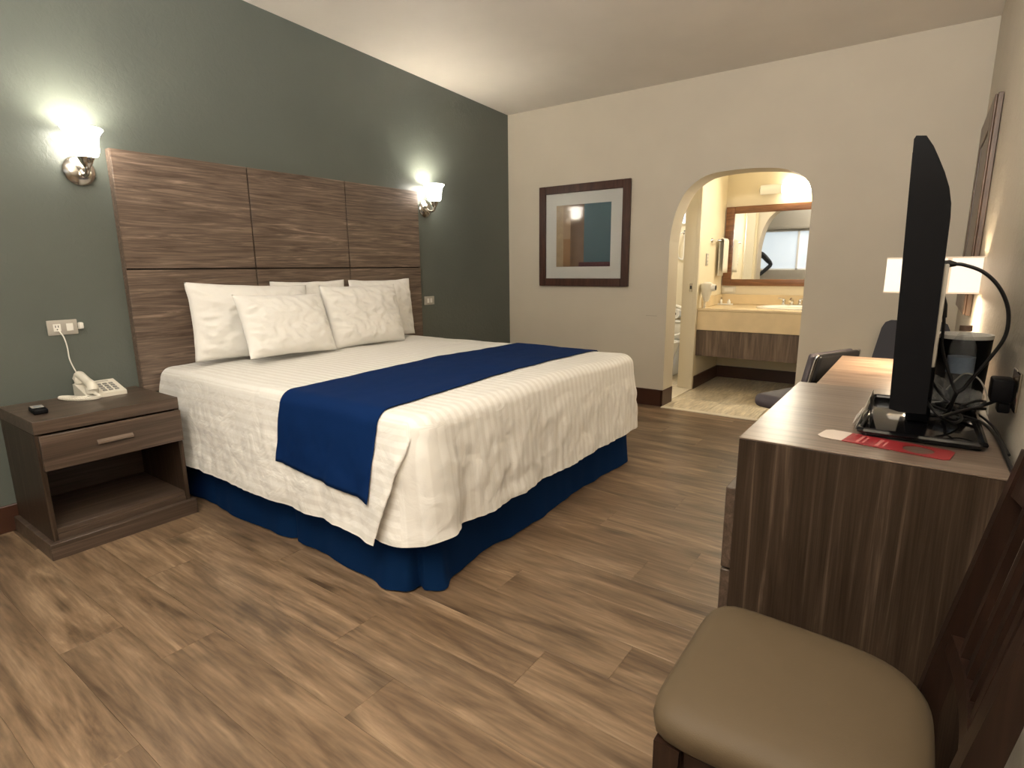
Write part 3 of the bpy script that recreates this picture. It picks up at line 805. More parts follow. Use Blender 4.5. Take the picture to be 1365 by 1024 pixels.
pillow('white pillow at the far right end, partly behind its neighbour', (0.15, 2.86, 0.915), 0.58, 0.43, 0.13, 0.10, 0.0, 0.0, 5)

# headboard
hb = thing('headboard', 'tall walnut headboard of six panels on the green wall behind the bed', 'headboard', (0.0, 1.243, 0.56))
HW, HH = 2.115, 1.24
box('backing', groove_m, 0.001, 0.035, 0.004, HW-0.004, 0.004, HH-0.004, hb)
ys = [0.0, 0.706, 1.414, HW]; zs = [0.0, 0.652, HH]
for i in range(3):
    for j in range(2):
        box('panel', headY, 0.0355, 0.05, ys[i]+(0.004 if i else 0), ys[i+1]-(0.004 if i < 2 else 0), zs[j]+(0.004 if j else 0), zs[j+1]-(0.004 if j < 1 else 0), hb, 0.0012, 1)
for a in (-0.003, HW+0.0005):
    o = box('edge_strip', headY, 0.001, 0.049, a, a+0.0025, 0.0, HH, hb)

# nightstand
ns = thing('nightstand', 'walnut nightstand with one drawer and open shelf left of the bed', 'nightstand', (0.0, 0.652, 0.0))
nw, nd, nh = 0.563, 0.50, 0.60
box('top', lamY, 0.017, nd, 0, nw, nh-0.055, nh, ns, 0.0015, 1)
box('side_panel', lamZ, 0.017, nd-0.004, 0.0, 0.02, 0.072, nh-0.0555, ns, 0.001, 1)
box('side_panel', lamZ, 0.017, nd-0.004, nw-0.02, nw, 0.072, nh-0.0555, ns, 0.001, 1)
box('back_panel', lamY, 0.017, 0.03, 0.0205, nw-0.0205, 0.125, nh-0.0555, ns)
box('shelf', lamY, 0.0305, nd-0.01, 0.0205, nw-0.0205, 0.10, 0.122, ns, 0.001, 1)
box('divider', lamY, 0.0305, nd-0.03, 0.0205, nw-0.0205, 0.385, 0.397, ns)
box('bottom', lamY, 0.0305, nd-0.008, 0.0205, nw-0.0205, 0.0725, 0.0995, ns)
box('plinth', lamY, 0.017, nd+0.025, -0.020, nw+0.018, 0.0, 0.072, ns, 0.002, 1)
dr = box('drawer', lamY, nd-0.0035, nd+0.018, 0.010, nw-0.003, 0.387, 0.538, ns, 0.002, 1)
hg = MB(); hg.prism([(nd+0.018, 0.455), (nd+0.030, 0.461), (nd+0.030, 0.469), (nd+0.018, 0.478)], 'Y', 0.205, 0.345)
hg.obj('handle', handle_m, dr, False)

# phone
ph = thing('telephone', 'cream push-button telephone with coiled cord on the nightstand', 'telephone', (0.115, 1.015, 0.60), 0.0)
MB().prism([(0.085, 0.001), (0.085, 0.020), (-0.07, 0.062), (-0.085, 0.058), (-0.085, 0.001)], 'Y', -0.075, 0.095).obj('base', ivory, ph, False)
sl = math.atan2(0.042, 0.155)
Mk = Matrix.Translation((0.0, 0, 0.0)) @ Matrix.Rotation(sl, 4, 'Y')
def zon(x): return 0.020+(0.085-x)*0.042/0.155
for i in range(4):
    for j in range(3):
        cx = 0.055-0.024*i; cy = 0.012+0.026*j
        MM = Matrix.Translation((cx, cy, zon(cx))) @ Matrix.Rotation(sl, 4, 'Y')
        MB().box(-0.007, 0.007, -0.009, 0.009, -0.001, 0.004, 0.0015, 1, MM).obj('key', ivory_d, ph)
MM = Matrix.Translation((-0.052, 0.035, zon(-0.052))) @ Matrix.Rotation(sl, 4, 'Y')
MB().box(-0.006, 0.006, -0.03, 0.03, -0.001, 0.001, 0, 1, MM).obj('label_strip', plate_g, ph)
hs_ = MB()
hp = sm([(0.083, -0.045, 0.046), (0.075, -0.045, 0.066), (0.03, -0.045, 0.078), (-0.03, -0.045, 0.094), (-0.07, -0.045, 0.100), (-0.085, -0.045, 0.082)], 6)
rad = [0.019+0.007*(abs(i/(len(hp)-1)-0.5)*2)**2 for i in range(len(hp))]
hs_.tube(hp, rad, 14)
hs_.lathe([(0, -0.024), (0.025, -0.024), (0.027, 0.0), (0.02, 0.012)], (0.072, -0.045, 0.052), 18); hs_.lathe([(0, -0.024), (0.025, -0.024), (0.027, 0.0), (0.02, 0.012)], (-0.068, -0.045, 0.086), 18)
hs_.obj('handset', ivory, ph, True)
cpath = sm([(0.095, -0.045, 0.03), (0.11, -0.03, 0.012), (0.118, -0.065, 0.011), (0.10, -0.10, 0.011), (0.05, -0.135, 0.011), (-0.02, -0.150, 0.011), (-0.035, -0.140, 0.011), (-0.01, -0.12, 0.012), (0.05, -0.095, 0.012), (0.085, -0.07, 0.014)], 14)
cc = []
for i, p in enumerate(cpath):
    for k in range(4):
        a = (i*4+k)*1.15
        q = p if i == len(cpath)-1 else p.lerp(cpath[i+1], k/4)
        cc.append(q+Vector((0.0, 0.006*math.cos(a), 0.006*math.sin(a))))
MB().tube(cc, 0.0026, 5).obj('coiled_cord', ivory, ph)
# small black clock-like box
cb = thing('small_device', 'small black box with a pale printed face near the nightstand corner', 'device', (0.30, 0.727, 0.6), -0.1)
MB().box(-0.055, 0.06, -0.026, 0.026, 0.0, 0.022, 0.006, 3).obj('case', black_pl, cb)
MB().box(-0.048, 0.012, -0.021, 0.021, 0.0221, 0.0232).obj('face', paper, cb)
for k in range(3): MB().box(-0.035+0.016*k, -0.028+0.016*k, -0.012, 0.012, 0.0233, 0.0237).obj('print', label_m, cb)

# wall outlets
o = thing('outlet_plate', 'grey wall plate with socket and phone cable above the nightstand', 'outlet', (0.0, 0.946, 0.937))
MB().box(0.001, 0.009, -0.061, 0.061, -0.036, 0.036, 0.003, 2).obj('plate', plate_g, o)
so = MB().box(0.009, 0.012, -0.038, -0.008, -0.018, 0.018, 0.001, 1).obj('socket', white_pl, o)
for dy in (-0.029, -0.018): MB().box(0.012, 0.0126, dy-0.0015, dy+0.0015, 0.001, 0.011).obj('slot', slot_m, so)
MB().box(0.012, 0.0126, -0.026, -0.021, -0.011, -0.006).obj('slot', slot_m, so)
MB().box(0.009, 0.013, 0.014, 0.042, -0.018, 0.018, 0.001, 1).obj('rocker', white_pl, o)
pg = thing('plug', 'small white plug at the right edge of the wall plate', 'plug', (0.0, 1.018, 0.942))
MB().box(0.001, 0.028, -0.010, 0.010, -0.017, 0.015, 0.006, 2).obj('body', white_pl, pg)
MB().box(0.001, 0.014, -0.011, 0.004, -0.019, -0.012, 0.002, 2).obj('collar', ivory, pg)
c = MB().tube(sm([(0.012, 0.930, 0.918), (0.022, 0.940, 0.89), (0.018, 0.948, 0.84), (0.016, 0.950, 0.78), (0.018, 0.965, 0.72), (0.022, 0.985, 0.67), (0.028, 0.99, 0.64)], 8), 0.003, 8).obj('phone_cable', white_pl)
tag(c, 'thin white cable hanging from the wall plate to the telephone', 'cable')
o = thing('outlet_plate', 'grey wall plate with two rockers right of the headboard', 'outlet', (0.0, 3.494, 0.937))
MB().box(0.001, 0.009, -0.059, 0.059, -0.035, 0.035, 0.003, 2).obj('plate', plate_g, o)
for dy in (-0.018, 0.018): MB().box(0.009, 0.013, dy-0.012, dy+0.012, -0.018, 0.018, 0.001, 1).obj('rocker', white_pl, o)

# sconces
def sconce(y, label):
    t = thing('wall_sconce', label, 'wall sconce', (0.0, y, 1.68), 0, 'wall sconces beside the headboard')
    MB().lathe([(0, 0.001), (0.066, 0.001), (0.068, 0.010), (0.058, 0.022), (0.030, 0.034), (0, 0.036)], (0, 0, 0), 40, Rx).obj('backplate', nickel, t)
    MB().lathe([(0, 0.030), (0.012, 0.030), (0.014, 0.038), (0, 0.045)], (0, 0, -0.02), 16, Rx).obj('knob', nickel, t)
    MB().tube(sm([(0.03, 0, -0.005), (0.06, 0, -0.022), (0.095, 0, -0.022), (0.112, 0, 0.0), (0.112, 0, 0.02)], 6), 0.010, 14).obj('arm', nickel, t)
    MB().lathe([(0, 0.0), (0.014, 0.0), (0.020, 0.012), (0.026, 0.02), (0.026, 0.024), (0.034, 0.040), (0.036, 0.044), (0.0, 0.044)], (0.112, 0, 0.006), 28).obj('fitter', nickel, t)
    MB().lathe([(0.034, 0.0), (0.050, 0.006), (0.058, 0.03), (0.060, 0.07), (0.066, 0.10), (0.084, 0.125), (0.081, 0.128), (0.063, 0.104), (0.056, 0.07), (0.054, 0.032), (0.046, 0.010), (0.03, 0.004)], (0.112, 0, 0.052), 40).obj('glass_shade', shade_m, t)
    l = point_light('sconce_lamp', (0.112, y, 1.68+0.115), SCONCE_W, (1.0, 0.94, 0.86), 0.035, '')
    return t
sconce(1.116, 'nickel wall sconce with lit bell glass left of the headboard, above the nightstand')
sconce(3.486, 'nickel wall sconce with lit bell glass at the right end of the headboard')

# framed artwork
def framed(name, label, loc, rz, w_, h_, fm, fw_, mats=True):
    t = thing(name, label, 'picture', loc, rz)
    d = 0.03
    MB().box(0, fw_, -d, -0.001, 0, h_, 0.003, 1).obj('frame_stile', fm, t); MB().box(w_-fw_, w_, -d, -0.001, 0, h_, 0.003, 1).obj('frame_stile', fm, t)
    MB().box(fw_, w_-fw_, -d, -0.001, 0, fw_, 0.003, 1).obj('frame_rail', fm, t); MB().box(fw_, w_-fw_, -d, -0.001, h_-fw_, h_, 0.003, 1).obj('frame_rail', fm, t)
    return t
pc = framed('framed_print', 'square framed abstract print of tan and teal blocks on the cream wall', (0.375, YB, 1.03), 0, 0.916, 0.90, frameD, 0.07)
MB().box(0.07, 0.846, -0.012, -0.006, 0.07, 0.83).obj('mat_board', mat_board, pc)
ax0, ax1, az0, az1 = 0.182, 0.736, 0.176, 0.725
def art(name, x0, x1, z0, z1, col, var=0.2, vs=9, dy=0):
    mm = plain('print_'+name, col, 0.5, var=var, vscale=vs)
    return MB().box(x0, x1, -0.0135-dy, -0.012, z0, z1).obj(name, mm, pc)
art('teal_field', ax0+0.29, ax1, az0+0.04, az1, (0.075, 0.15, 0.175), 0.10, 5)
art('tan_strip', ax0, ax0+0.075, az0, az1, (0.42, 0.30, 0.17), 0.35, 16)
art('pale_strip', ax0+0.075, ax0+0.15, az0+0.25, az1, (0.36, 0.24, 0.14), 0.15, 8)
art('ochre_strip', ax0+0.075, ax0+0.15, az0, az0+0.25, (0.30, 0.165, 0.07), 0.15, 8)
art('brown_strip', ax0+0.15, ax0+0.29, az0, az1, (0.20, 0.125, 0.075), 0.35, 9)
art('maroon_block', ax0+0.24, ax1, az0, az0+0.04, (0.085, 0.018, 0.022), 0.1, 5, 0.0004)
MB().box(0.07, 0.846, -0.0175, -0.0165, 0.07, 0.83).obj('glazing', plain('picture_glass', (1, 1, 1), 0.07, trans=1.0, ior=1.4), pc)
# crack in the wall
MB_ = MB().box(1.46, 1.56, YB-0.0012, YB-0.0002, 0.785, 0.787).obj('wall_crack', plain('crack_brown', (0.2, 0.15, 0.1), 0.8)); MB_['kind'] = 'structure'
# picture on the right wall
pr_ = thing('framed_print', 'brown framed picture high on the right wall above the desk lamp, seen edge-on', 'picture', (W, 3.40, 0.96), 0)
for (a, b_, c_, d_, nm) in ((0, 0.15, 0, 0.97, 'frame_stile'), (0.67, 0.82, 0, 0.97, 'frame_stile'), (0.15, 0.67, 0, 0.13, 'frame_rail'), (0.15, 0.67, 0.84, 0.97, 'frame_rail')):
    MB().box(-0.022, -0.002, a, b_, c_, d_, 0.002, 1).obj(nm, frameR, pr_)
    MB().box(-0.032, -0.0222, a+0.004, b_-0.004, c_+0.004, d_-0.004, 0.003, 1).obj('frame_moulding', frameR, pr_)
MB().box(-0.026, -0.008, 0.15, 0.67, 0.13, 0.84).obj('picture_sheet', frameD, pr_)

# ================================================================== DRESSER, DESK, TV
ds = thing('dresser', 'walnut dresser carrying the television, against the right wall', 'dresser', (3.07, 1.362, 0.0))
dw, dl, dh = 0.495, 0.80, 0.80
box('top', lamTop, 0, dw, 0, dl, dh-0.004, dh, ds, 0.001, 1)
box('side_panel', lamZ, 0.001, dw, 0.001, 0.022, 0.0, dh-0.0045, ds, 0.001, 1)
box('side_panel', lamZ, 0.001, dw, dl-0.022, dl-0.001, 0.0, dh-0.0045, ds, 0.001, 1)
box('back_panel', lamY, dw-0.012, dw, 0.0225, dl-0.0225, 0.0, dh-0.0285, ds)
box('front_rail', lamY, 0.002, 0.02, 0.0225, dl-0.0225, dh-0.13, dh-0.0045, ds)
for k, (a, b_) in enumerate(((0.455, 0.668), (0.235, 0.449), (0.02, 0.229))):
    d = box('drawer', lamY, -0.022, 0.0018, 0.003, dl-0.003, a, b_, ds, 0.002, 1)
    MB().prism([(-0.022, (a+b_)/2-0.01), (-0.034, (a+b_)/2-0.004), (-0.034, (a+b_)/2+0.004), (-0.022, (a+b_)/2+0.012)], 'Y', 0.30, 0.50).obj('handle', handle_m, d, False)
dk = thing('desk', 'walnut desk beyond the dresser with a lamp on it', 'desk', (3.09, 2.172, 0.0))
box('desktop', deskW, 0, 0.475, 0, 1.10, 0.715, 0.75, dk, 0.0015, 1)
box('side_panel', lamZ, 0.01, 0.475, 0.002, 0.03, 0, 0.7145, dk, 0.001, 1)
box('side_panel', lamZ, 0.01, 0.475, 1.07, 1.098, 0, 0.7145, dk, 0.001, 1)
box('modesty_panel', lamY, 0.44, 0.46, 0.0305, 1.0695, 0.3, 0.7145, dk)

tv = thing('television', 'flat black television seen edge-on, standing on the dresser', 'television', (0, 0, 0))
prof = [(3.343, 1.430), (3.346, 1.436), (3.362, 1.434), (3.375, 1.414), (3.385, 1.393), (3.397, 1.366), (3.407, 1.338), (3.413, 1.31), (3.415, 1.284), (3.416, 1.175), (3.418, 1.016), (3.420, 0.907), (3.375, 0.906), (3.358, 0.910)]
MB().prism(prof, 'Y', 1.36, 2.16).obj('housing', black_pl, tv, True)
sc = MB(); M_ = None
sc.add([(3.3565, 1.385, 0.935), (3.3565, 2.135, 0.935), (3.3425, 2.135, 1.41), (3.3425, 1.385, 1.41), (3.3585, 1.385, 0.935), (3.3585, 2.135, 0.935), (3.3445, 2.135, 1.41), (3.3445, 1.385, 1.41)],
       [(0, 1, 2, 3), (4, 7, 6, 5), (0, 4, 5, 1), (1, 5, 6, 2), (2, 6, 7, 3), (3, 7, 4, 0)])
sc.obj('screen', screen_m, tv, False)
MB().box(3.385, 3.435, 1.69, 1.83, 0.815, 0.91, 0.006, 2).obj('neck', black_pl, tv)
MB().box(3.412, 3.432, 1.62, 1.90, 0.885, 1.00, 0.006, 2).obj('rear_housing', black_pl, tv)
bs = MB().box(3.305, 3.53, 1.535, 1.965, 0.8005, 0.812, 0.005, 2).obj('base_plate', black_gl, tv)
rim = [(3.303, 1.533, 0.814), (3.532, 1.533, 0.814), (3.532, 1.967, 0.814), (3.303, 1.967, 0.814)]
MB().tube([Vector(p) for p in ((3.310, 1.533, .814), (3.525, 1.533, .814), (3.533, 1.541, .814), (3.533, 1.959, .814), (3.525, 1.967, .814), (3.310, 1.967, .814), (3.302, 1.959, .814), (3.302, 1.541, .814))], 0.0075, 8, True).obj('base_rim', black_gl, bs)
for p in ((3.42, 1.372, 1.175), ): MB().box(3.416, 3.424, 1.37, 1.60, 1.00, 1.20, 0.002, 1).obj('connector_panel', plate_g, tv)

def cable(label, pts, r=0.0035, n=8, mat=cable_m):
    o = MB().tube(sm(pts, n), r, 8).obj('cable', mat); return tag(o, label, 'cable')
o = cable('black cable arching high from the television back over to the wall', [(3.424, 1.75, 1.200), (3.44, 1.75, 1.199), (3.460, 1.75, 1.197), (3.497, 1.75, 1.181), (3.528, 1.75, 1.150), (3.550, 1.75, 1.107), (3.558, 1.75, 1.064), (3.555, 1.75, 1.025), (3.538, 1.75, 0.983), (3.513, 1.75, 0.934), (3.496, 1.75, 0.899), (3.483, 1.75, 0.884), (3.475, 1.76, 0.84), (3.465, 1.78, 0.822)], 0.0042)
MB().tube([(3.422, 1.75, 1.200), (3.432, 1.75, 1.200), (3.446, 1.75, 1.1985)], [0.008, 0.009, 0.005], 10).obj('plug', cable_m, o)
o = cable('black cable hanging straight down from the lower socket of the television', [(3.430, 1.75, 1.115), (3.438, 1.75, 1.06), (3.441, 1.75, 1.003), (3.457, 1.75, 0.948), (3.474, 1.75, 0.902), (3.483, 1.75, 0.880), (3.470, 1.80, 0.835)], 0.0035)
MB().tube([(3.427, 1.75, 1.125), (3.432, 1.75, 1.10), (3.437, 1.75, 1.07)], [0.006, 0.009, 0.006], 10).obj('plug', cable_m, o)
cable('thick black cable rising from behind the television base to the wall adapter', [(3.455, 1.616, 0.85), (3.477, 1.641, 0.857), (3.505, 1.68, 0.862), (3.530, 1.69, 0.872), (3.548, 1.68, 0.886), (3.560, 1.65, 0.905)], 0.004)
cable('black cable looping over the dresser beside the television base', [(3.44, 1.86, 0.825), (3.47, 1.842, 0.820), (3.50, 1.80, 0.82), (3.541, 1.74, 0.82), (3.560, 1.62, 0.815), (3.566, 1.50, 0.806), (3.568, 1.38, 0.806)], 0.0038)
cable('thin black cable lying behind the television base near the wall', [(3.45, 1.92, 0.822), (3.50, 1.90, 0.83), (3.54, 1.86, 0.815), (3.560, 1.80, 0.808), (3.568, 1.72, 0.806), (3.570, 1.60, 0.806), (3.572, 1.52, 0.806)], 0.003)
cable('short black cable curling around the television neck', [(3.42, 1.66, 0.88), (3.45, 1.63, 0.85), (3.48, 1.66, 0.83), (3.50, 1.74, 0.825), (3.49, 1.83, 0.83), (3.455, 1.86, 0.86), (3.43, 1.84, 0.90)], 0.0035)
cable('coiled bundle of black cable between the television base and wall', [(3.50, 1.86, 0.82), (3.53, 1.83, 0.84), (3.55, 1.86, 0.85), (3.53, 1.90, 0.84), (3.50, 1.87, 0.825), (3.53, 1.84, 0.835), (3.555, 1.87, 0.83), (3.53, 1.90, 0.82), (3.51, 1.95, 0.808)], 0.0035)
cable('pale grey thin cable looping over the crinkled plastic wrap', [(3.47, 1.93, 0.86), (3.50, 1.91, 0.91), (3.53, 1.89, 0.905), (3.55, 1.86, 0.87), (3.556, 1.84, 0.82)], 0.002, 8, plate_g)
o = thing('power_adapter', 'black power adapter plugged into the right wall behind the television', 'power adapter', (W, 1.63, 0.925))
MB().box(-0.046, -0.008, -0.03, 0.03, -0.026, 0.026, 0.005, 2).obj('body', black_pl, o)
MB().box(-0.030, -0.008, -0.02, 0.02, -0.05, -0.0265, 0.004, 2).obj('lower_plug', black_pl, o)
o = thing('outlet_plate', 'metal outlet plate on the right wall behind the power adapter', 'outlet', (W, 1.63, 0.925))
MB().box(-0.007, -0.001, -0.058, 0.040, -0.040, 0.046, 0.002, 1).obj('plate', nickel, o)

# bottle
bt = thing('water_bottle', 'clear plastic water bottle with blue label standing behind the television', 'bottle', (3.493, 1.95, 0.80))
pb = [(0.0, 0.002), (0.024, 0.001), (0.030, 0.006), (0.0305, 0.03), (0.029, 0.038), (0.0305, 0.046), (0.029, 0.054), (0.0305, 0.062), (0.0305, 0.075), (0.0298, 0.12), (0.0305, 0.170), (0.029, 0.182), (0.024, 0.195), (0.016, 0.211), (0.0125, 0.218), (0.0125, 0.222)]
MB().lathe(pb, (0, 0, 0), 32).obj('body', glass_clear, bt)
MB().lathe([(0.031, 0.108), (0.031, 0.152)], (0, 0, 0), 32).obj('label', label_m, bt)
MB().lathe([(0, 0.2365), (0.014, 0.2365), (0.0145, 0.222), (0.0, 0.222)], (0, 0, 0), 24).obj('cap', cap_m, bt)
# ice bucket
ib = thing('ice_bucket', 'black ice bucket with a white rim at the far end of the dresser', 'ice bucket', (3.5, 2.085, 0.80))
MB().lathe([(0, 0.002), (0.057, 0.002), (0.060, 0.01), (0.0655, 0.192), (0.0635, 0.192), (0.058, 0.02), (0, 0.02)], (0, 0, 0), 40).obj('bucket', black_pl, ib)
MB().lathe([(0.0635, 0.185), (0.0665, 0.192), (0.0665, 0.201), (0.061, 0.201), (0.058, 0.19)], (0, 0, 0), 40).obj('liner_rim', white_pl, ib)
# wrapped cups
def crinkle(label, loc, sx_, sy_, sz_, seed):
    bm = bmesh.new(); bmesh.ops.create_icosphere(bm, subdivisions=4, radius=1.0)
    for v in bm.verts:
        d = v.co.normalized(); k = 1+0.22*noise.noise(d*2.6+Vector((seed, 0, 0)))+0.12*abs(noise.noise(d*6+Vector((0, seed, 0))))
        p = d*k; v.co = Vector((p.x*sx_, p.y*sy_, max(-0.98, p.z)*sz_+sz_))
    me = bpy.data.meshes.new('plastic_wrap'); bm.to_mesh(me); bm.free(); me.materials.append(wrap_m)
    o = bpy.data.objects.new('plastic_wrap', me); COL.objects.link(o)
    o.location = loc; return o
t = thing('wrapped_cups', 'plastic cups in crinkled clear wrap lying beside the water bottle', 'cups', (3.455, 2.0, 0.80))
o = crinkle('', (-0.01, 0.02, 0.0), 0.035, 0.055, 0.038, 2.0); o.parent = t
for k in range(2):
    MM = Matrix.Translation((-0.012, -0.01+0.05*k, 0.036)) @ Matrix.Rotation(PI/2, 4, 'X')
    MB().lathe([(0, -0.03), (0.018, -0.03), (0.026, 0.03), (0.024, 0.03), (0.017, -0.027), (0, -0.027)], (0, 0, 0), 22, MM).obj('cup', wrap_m, t)
t2 = crinkle('', (3.525, 1.985, 0.80), 0.032, 0.05, 0.028, 5.0)
t2.name = 'plastic_bag'; tag(t2, 'crumpled clear plastic bag by the wall under the black cables', 'plastic bag')

# leaflets
lf = thing('leaflet_stand', 'small standing folded leaflet at the left of the television base', 'leaflet', (3.298, 1.655, 0.80), 0.0)
for k, (a, b_) in enumerate(((-0.010, 0.014), (0.022, 0.015))):
    mk = MB().add([(a-0.0006, -0.07, 0.001), (a+0.0006, -0.07, 0.001), (a+0.0006, 0.03, 0.001), (a-0.0006, 0.03, 0.001), (b_-0.0006, -0.07, 0.085), (b_+0.0006, -0.07, 0.085), (b_+0.0006, 0.03, 0.085), (b_-0.0006, 0.03, 0.085)],
                  [(0, 1, 2, 3), (4, 7, 6, 5), (0, 4, 5, 1), (1, 5, 6, 2), (2, 6, 7, 3), (3, 7, 4, 0)])
    mk.obj('panel', paper if k == 0 else black_pl, lf, False)
for k in range(3):
    MB().box(-0.020+0.006*k, -0.0195+0.006*k, -0.05, 0.04, 0.001, 0.03, 0, 1, Matrix.Rotation(0.5, 4, 'Y')).obj('sheet', paper, lf, False)

# red door hanger
A = Vector((3.219, 1.470, 0.8008)); B = Vector((3.470, 1.424, 0.8008))
ang = math.atan2(B.y-A.y, B.x-A.x); Lh = (B-A).length; wd = 0.082
hg = thing('door_hanger', 'red door hanger with a pale end lying on the dresser edge', 'door hanger', tuple(A), ang)
def plate_with_hole(x0, x1, y0, y1, cx, cy, r, th):
    N = 32; outer = []
    for k in range(N):
        a = 2*PI*k/N+PI/N
        dx, dy = math.cos(a), math.sin(a)
        t = min(((x1-cx)/dx if dx > 0 else (x0-cx)/dx) if abs(dx) > 1e-6 else 9, ((y1-cy)/dy if dy > 0 else (y0-cy)/dy) if abs(dy) > 1e-6 else 9)
        outer.append((cx+dx*t, cy+dy*t))
    inner = [(cx+r*math.cos(2*PI*k/N+PI/N), cy+r*math.sin(2*PI*k/N+PI/N)) for k in range(N)]
    vs = [(p[0], p[1], z) for z in (0, th) for q in (outer, inner) for p in q]
    fs = []
    for k in range(N):
        j = (k+1) % N
        fs += [(k, j, N+j, N+k), (2*N+k, 3*N+k, 3*N+j, 2*N+j), (k, 2*N+k, 2*N+j, j), (N+k, N+j, 3*N+j, 3*N+k)]
    return MB().add(vs, fs)
MB().box(0.055, 0.150, 0, wd, 0, 0.0012, 0).obj('card', red_card, hg)
plate_with_hole(0.150, Lh, 0, wd, 0.195, wd/2, 0.029, 0.0012).obj('hook_end', red_card, hg, False)
MB().prism([(0, 0.012), (0.012, 0), (0.0549, 0), (0.0549, wd), (0.012, wd), (0, wd-0.012)], 'Z', 0, 0.0012).obj('pale_end', pale_card, hg, False)
for (x, y0, y1, t_) in ((0.083, 0.012, 0.070, 0.006), (0.094, 0.016, 0.064, 0.004), (0.122, 0.010, 0.072, 0.007), (0.134, 0.018, 0.062, 0.004)):
    yy = y0
    r2 = random.Random(int(x*1000))
    while yy < y1-0.004:
        ln = r2.uniform(0.004, 0.008)
        MB().box(x-t_/2, x+t_/2, yy, min(yy+ln, y1), 0.00121, 0.0014).obj('print', pink_print, hg, False)
        yy += ln+0.002

# desk lamp
la = thing('desk_lamp', 'desk lamp with a wide rectangular lit shade standing on the desk', 'lamp', (3.41, 3.05, 0.75))
MB().lathe([(0, 0.0), (0.065, 0.0), (0.065, 0.012), (0.02, 0.02), (0, 0.02)], n=28).obj('base', nickel, la)
MB().tube([(0, 0, 0.018), (0, 0, 0.46)], 0.009, 12).obj('stem', nickel, la)
def shade_box(x0, x1, y0, y1, z0, z1, th=0.003):
    m = MB()
    m.box(x0, x1, y0, y0+th, z0, z1); m.box(x0, x1, y1-th, y1, z0, z1); m.box(x0, x0+th, y0+th, y1-th, z0, z1); m.box(x1-th, x1, y0+th, y1-th, z0, z1)
    return m
shade_box(-0.163, 0.160, -0.09, 0.09, 0.333, 0.475).obj('shade', shade2_m, la, False)
MB().box(0.045, 0.06, -0.0915, -0.0901, 0.333, 0.475).obj('seam', shade_seam, la, False)
m_ = MB().box(-0.165, 0.162, -0.092, -0.0901, 0.329, 0.335); m_.box(-0.165, 0.162, -0.092, -0.0901, 0.472, 0.478); m_.obj('trim', shade_seam, la, False)
MB().tube([(-0.16, 0, 0.47), (0.158, 0, 0.47)], 0.003, 6).obj('spider', nickel, la)
MB().lathe([(0, 0.0), (0.02, 0.01), (0.03, 0.035), (0.022, 0.06), (0, 0.07)], (0.09, 0, 0.37), 20).obj('bulb', tube_on, la)
point_light('desk_lamp_bulb', (3.515, 3.05, 1.16), DESK_W, (1.0, 0.82, 0.58), 0.02, '')
area_light('desk_lamp_glow', (3.41, 3.05, 1.07), 0.12, DESK_W*0.35, (1.0, 0.82, 0.58), (0, 0, -1))

# ================================================================== CHAIRS
# foreground chair, facing the bed (-x)
ch = thing('dining_chair', 'dark mahogany slat-back chair with beige vinyl seat in the foreground', 'chair', (3.09, 1.0, 0.0))
def seat_pad(x0, x1, hy, z0, z1):
    rows = []
    N = 72; out = []
    for k in range(N):
        a = 2*PI*k/N
        c, s_ = math.cos(a), math.sin(a)
        n_ = 7.0 if c < 0 else 3.4
        r = (abs(c)**n_+abs(s_)**n_)**(-1/n_)
        x = (x0+x1)/2+(x1-x0)/2*c*r
        y = hy*s_*r*(1-0.10*max(0, (x-x0)/(x1-x0)))
        out.append((x, y))
    cx = (x0+x1)/2
    for sc_, z in ((0.0, z1), (0.3, z1-0.001), (0.6, z1-0.004), (0.82, z1-0.010), (0.94, z1-0.020), (0.99, z1-0.032), (1.0, z1-0.045), (0.99, z0+0.006), (0.965, z0), (0.0, z0)):
        rows.append([(cx+(p[0]-cx)*sc_, p[1]*sc_, z) for p in out])
    return MB().grid(rows, True)
seat_pad(-0.01, 0.395, 0.212, 0.415, 0.485).obj('seat', beige_v, ch, True)
fr = MB()
fr.box(0.02, 0.06, -0.19, 0.19, 0.355, 0.414, 0.004, 1)
fr.obj('front_apron', chairW, ch)
for s in (-1, 1):
    MB().box(0.06, 0.37, s*0.185-0.012, s*0.185+0.012, 0.355, 0.414, 0.003, 1).obj('side_apron', chairW, ch)
    lg = MB().prism([(0.012, 0.0), (0.042, 0.0), (0.056, 0.414), (0.012, 0.414)], 'Y', s*0.183-0.02, s*0.183+0.02)
    lg.obj('leg', chairW, ch, False)
    # rear leg and back post in one bent piece
    pp = [(0.385, 0.0), (0.418, 0.0), (0.408, 0.40), (0.422, 0.50), (0.485, 0.90), (0.458, 0.902), (0.385, 0.50), (0.37, 0.40)]
    MB().prism(pp, 'Y', s*0.185-0.018, s*0.185+0.018).obj('back_post', chairW, ch, False)
    MB().box(0.06, 0.37, s*0.185-0.009, s*0.185+0.009, 0.16, 0.19, 0.003, 1).obj('stretcher', chairW, ch)
MB().box(0.36, 0.385, -0.17, 0.17, 0.355, 0.414, 0.003, 1).obj('rear_apron', chairW, ch)
def lean(x, z): return 0.404+(z-0.50)*0.165
def curved_rail(z0, z1, bow):
    rows = []
    for i in range(17):
        y = -0.168+0.336*i/16; b_ = bow*(1-(y/0.168)**2)
        rows.append([(lean(0, z0)-0.008+b_, y, z0), (lean(0, z1)-0.008+b_, y, z1), (lean(0, z1)+0.010+b_, y, z1), (lean(0, z0)+0.010+b_, y, z0)])
    m = MB().grid(rows, True); m.add(rows[0], [(0, 1, 2, 3)]); m.add(rows[-1], [(3, 2, 1, 0)]); return m
curved_rail(0.83, 0.90, 0.018).obj('top_rail', chairW, ch, False)
curved_rail(0.525, 0.560, 0.014).obj('lower_rail', chairW, ch, False)
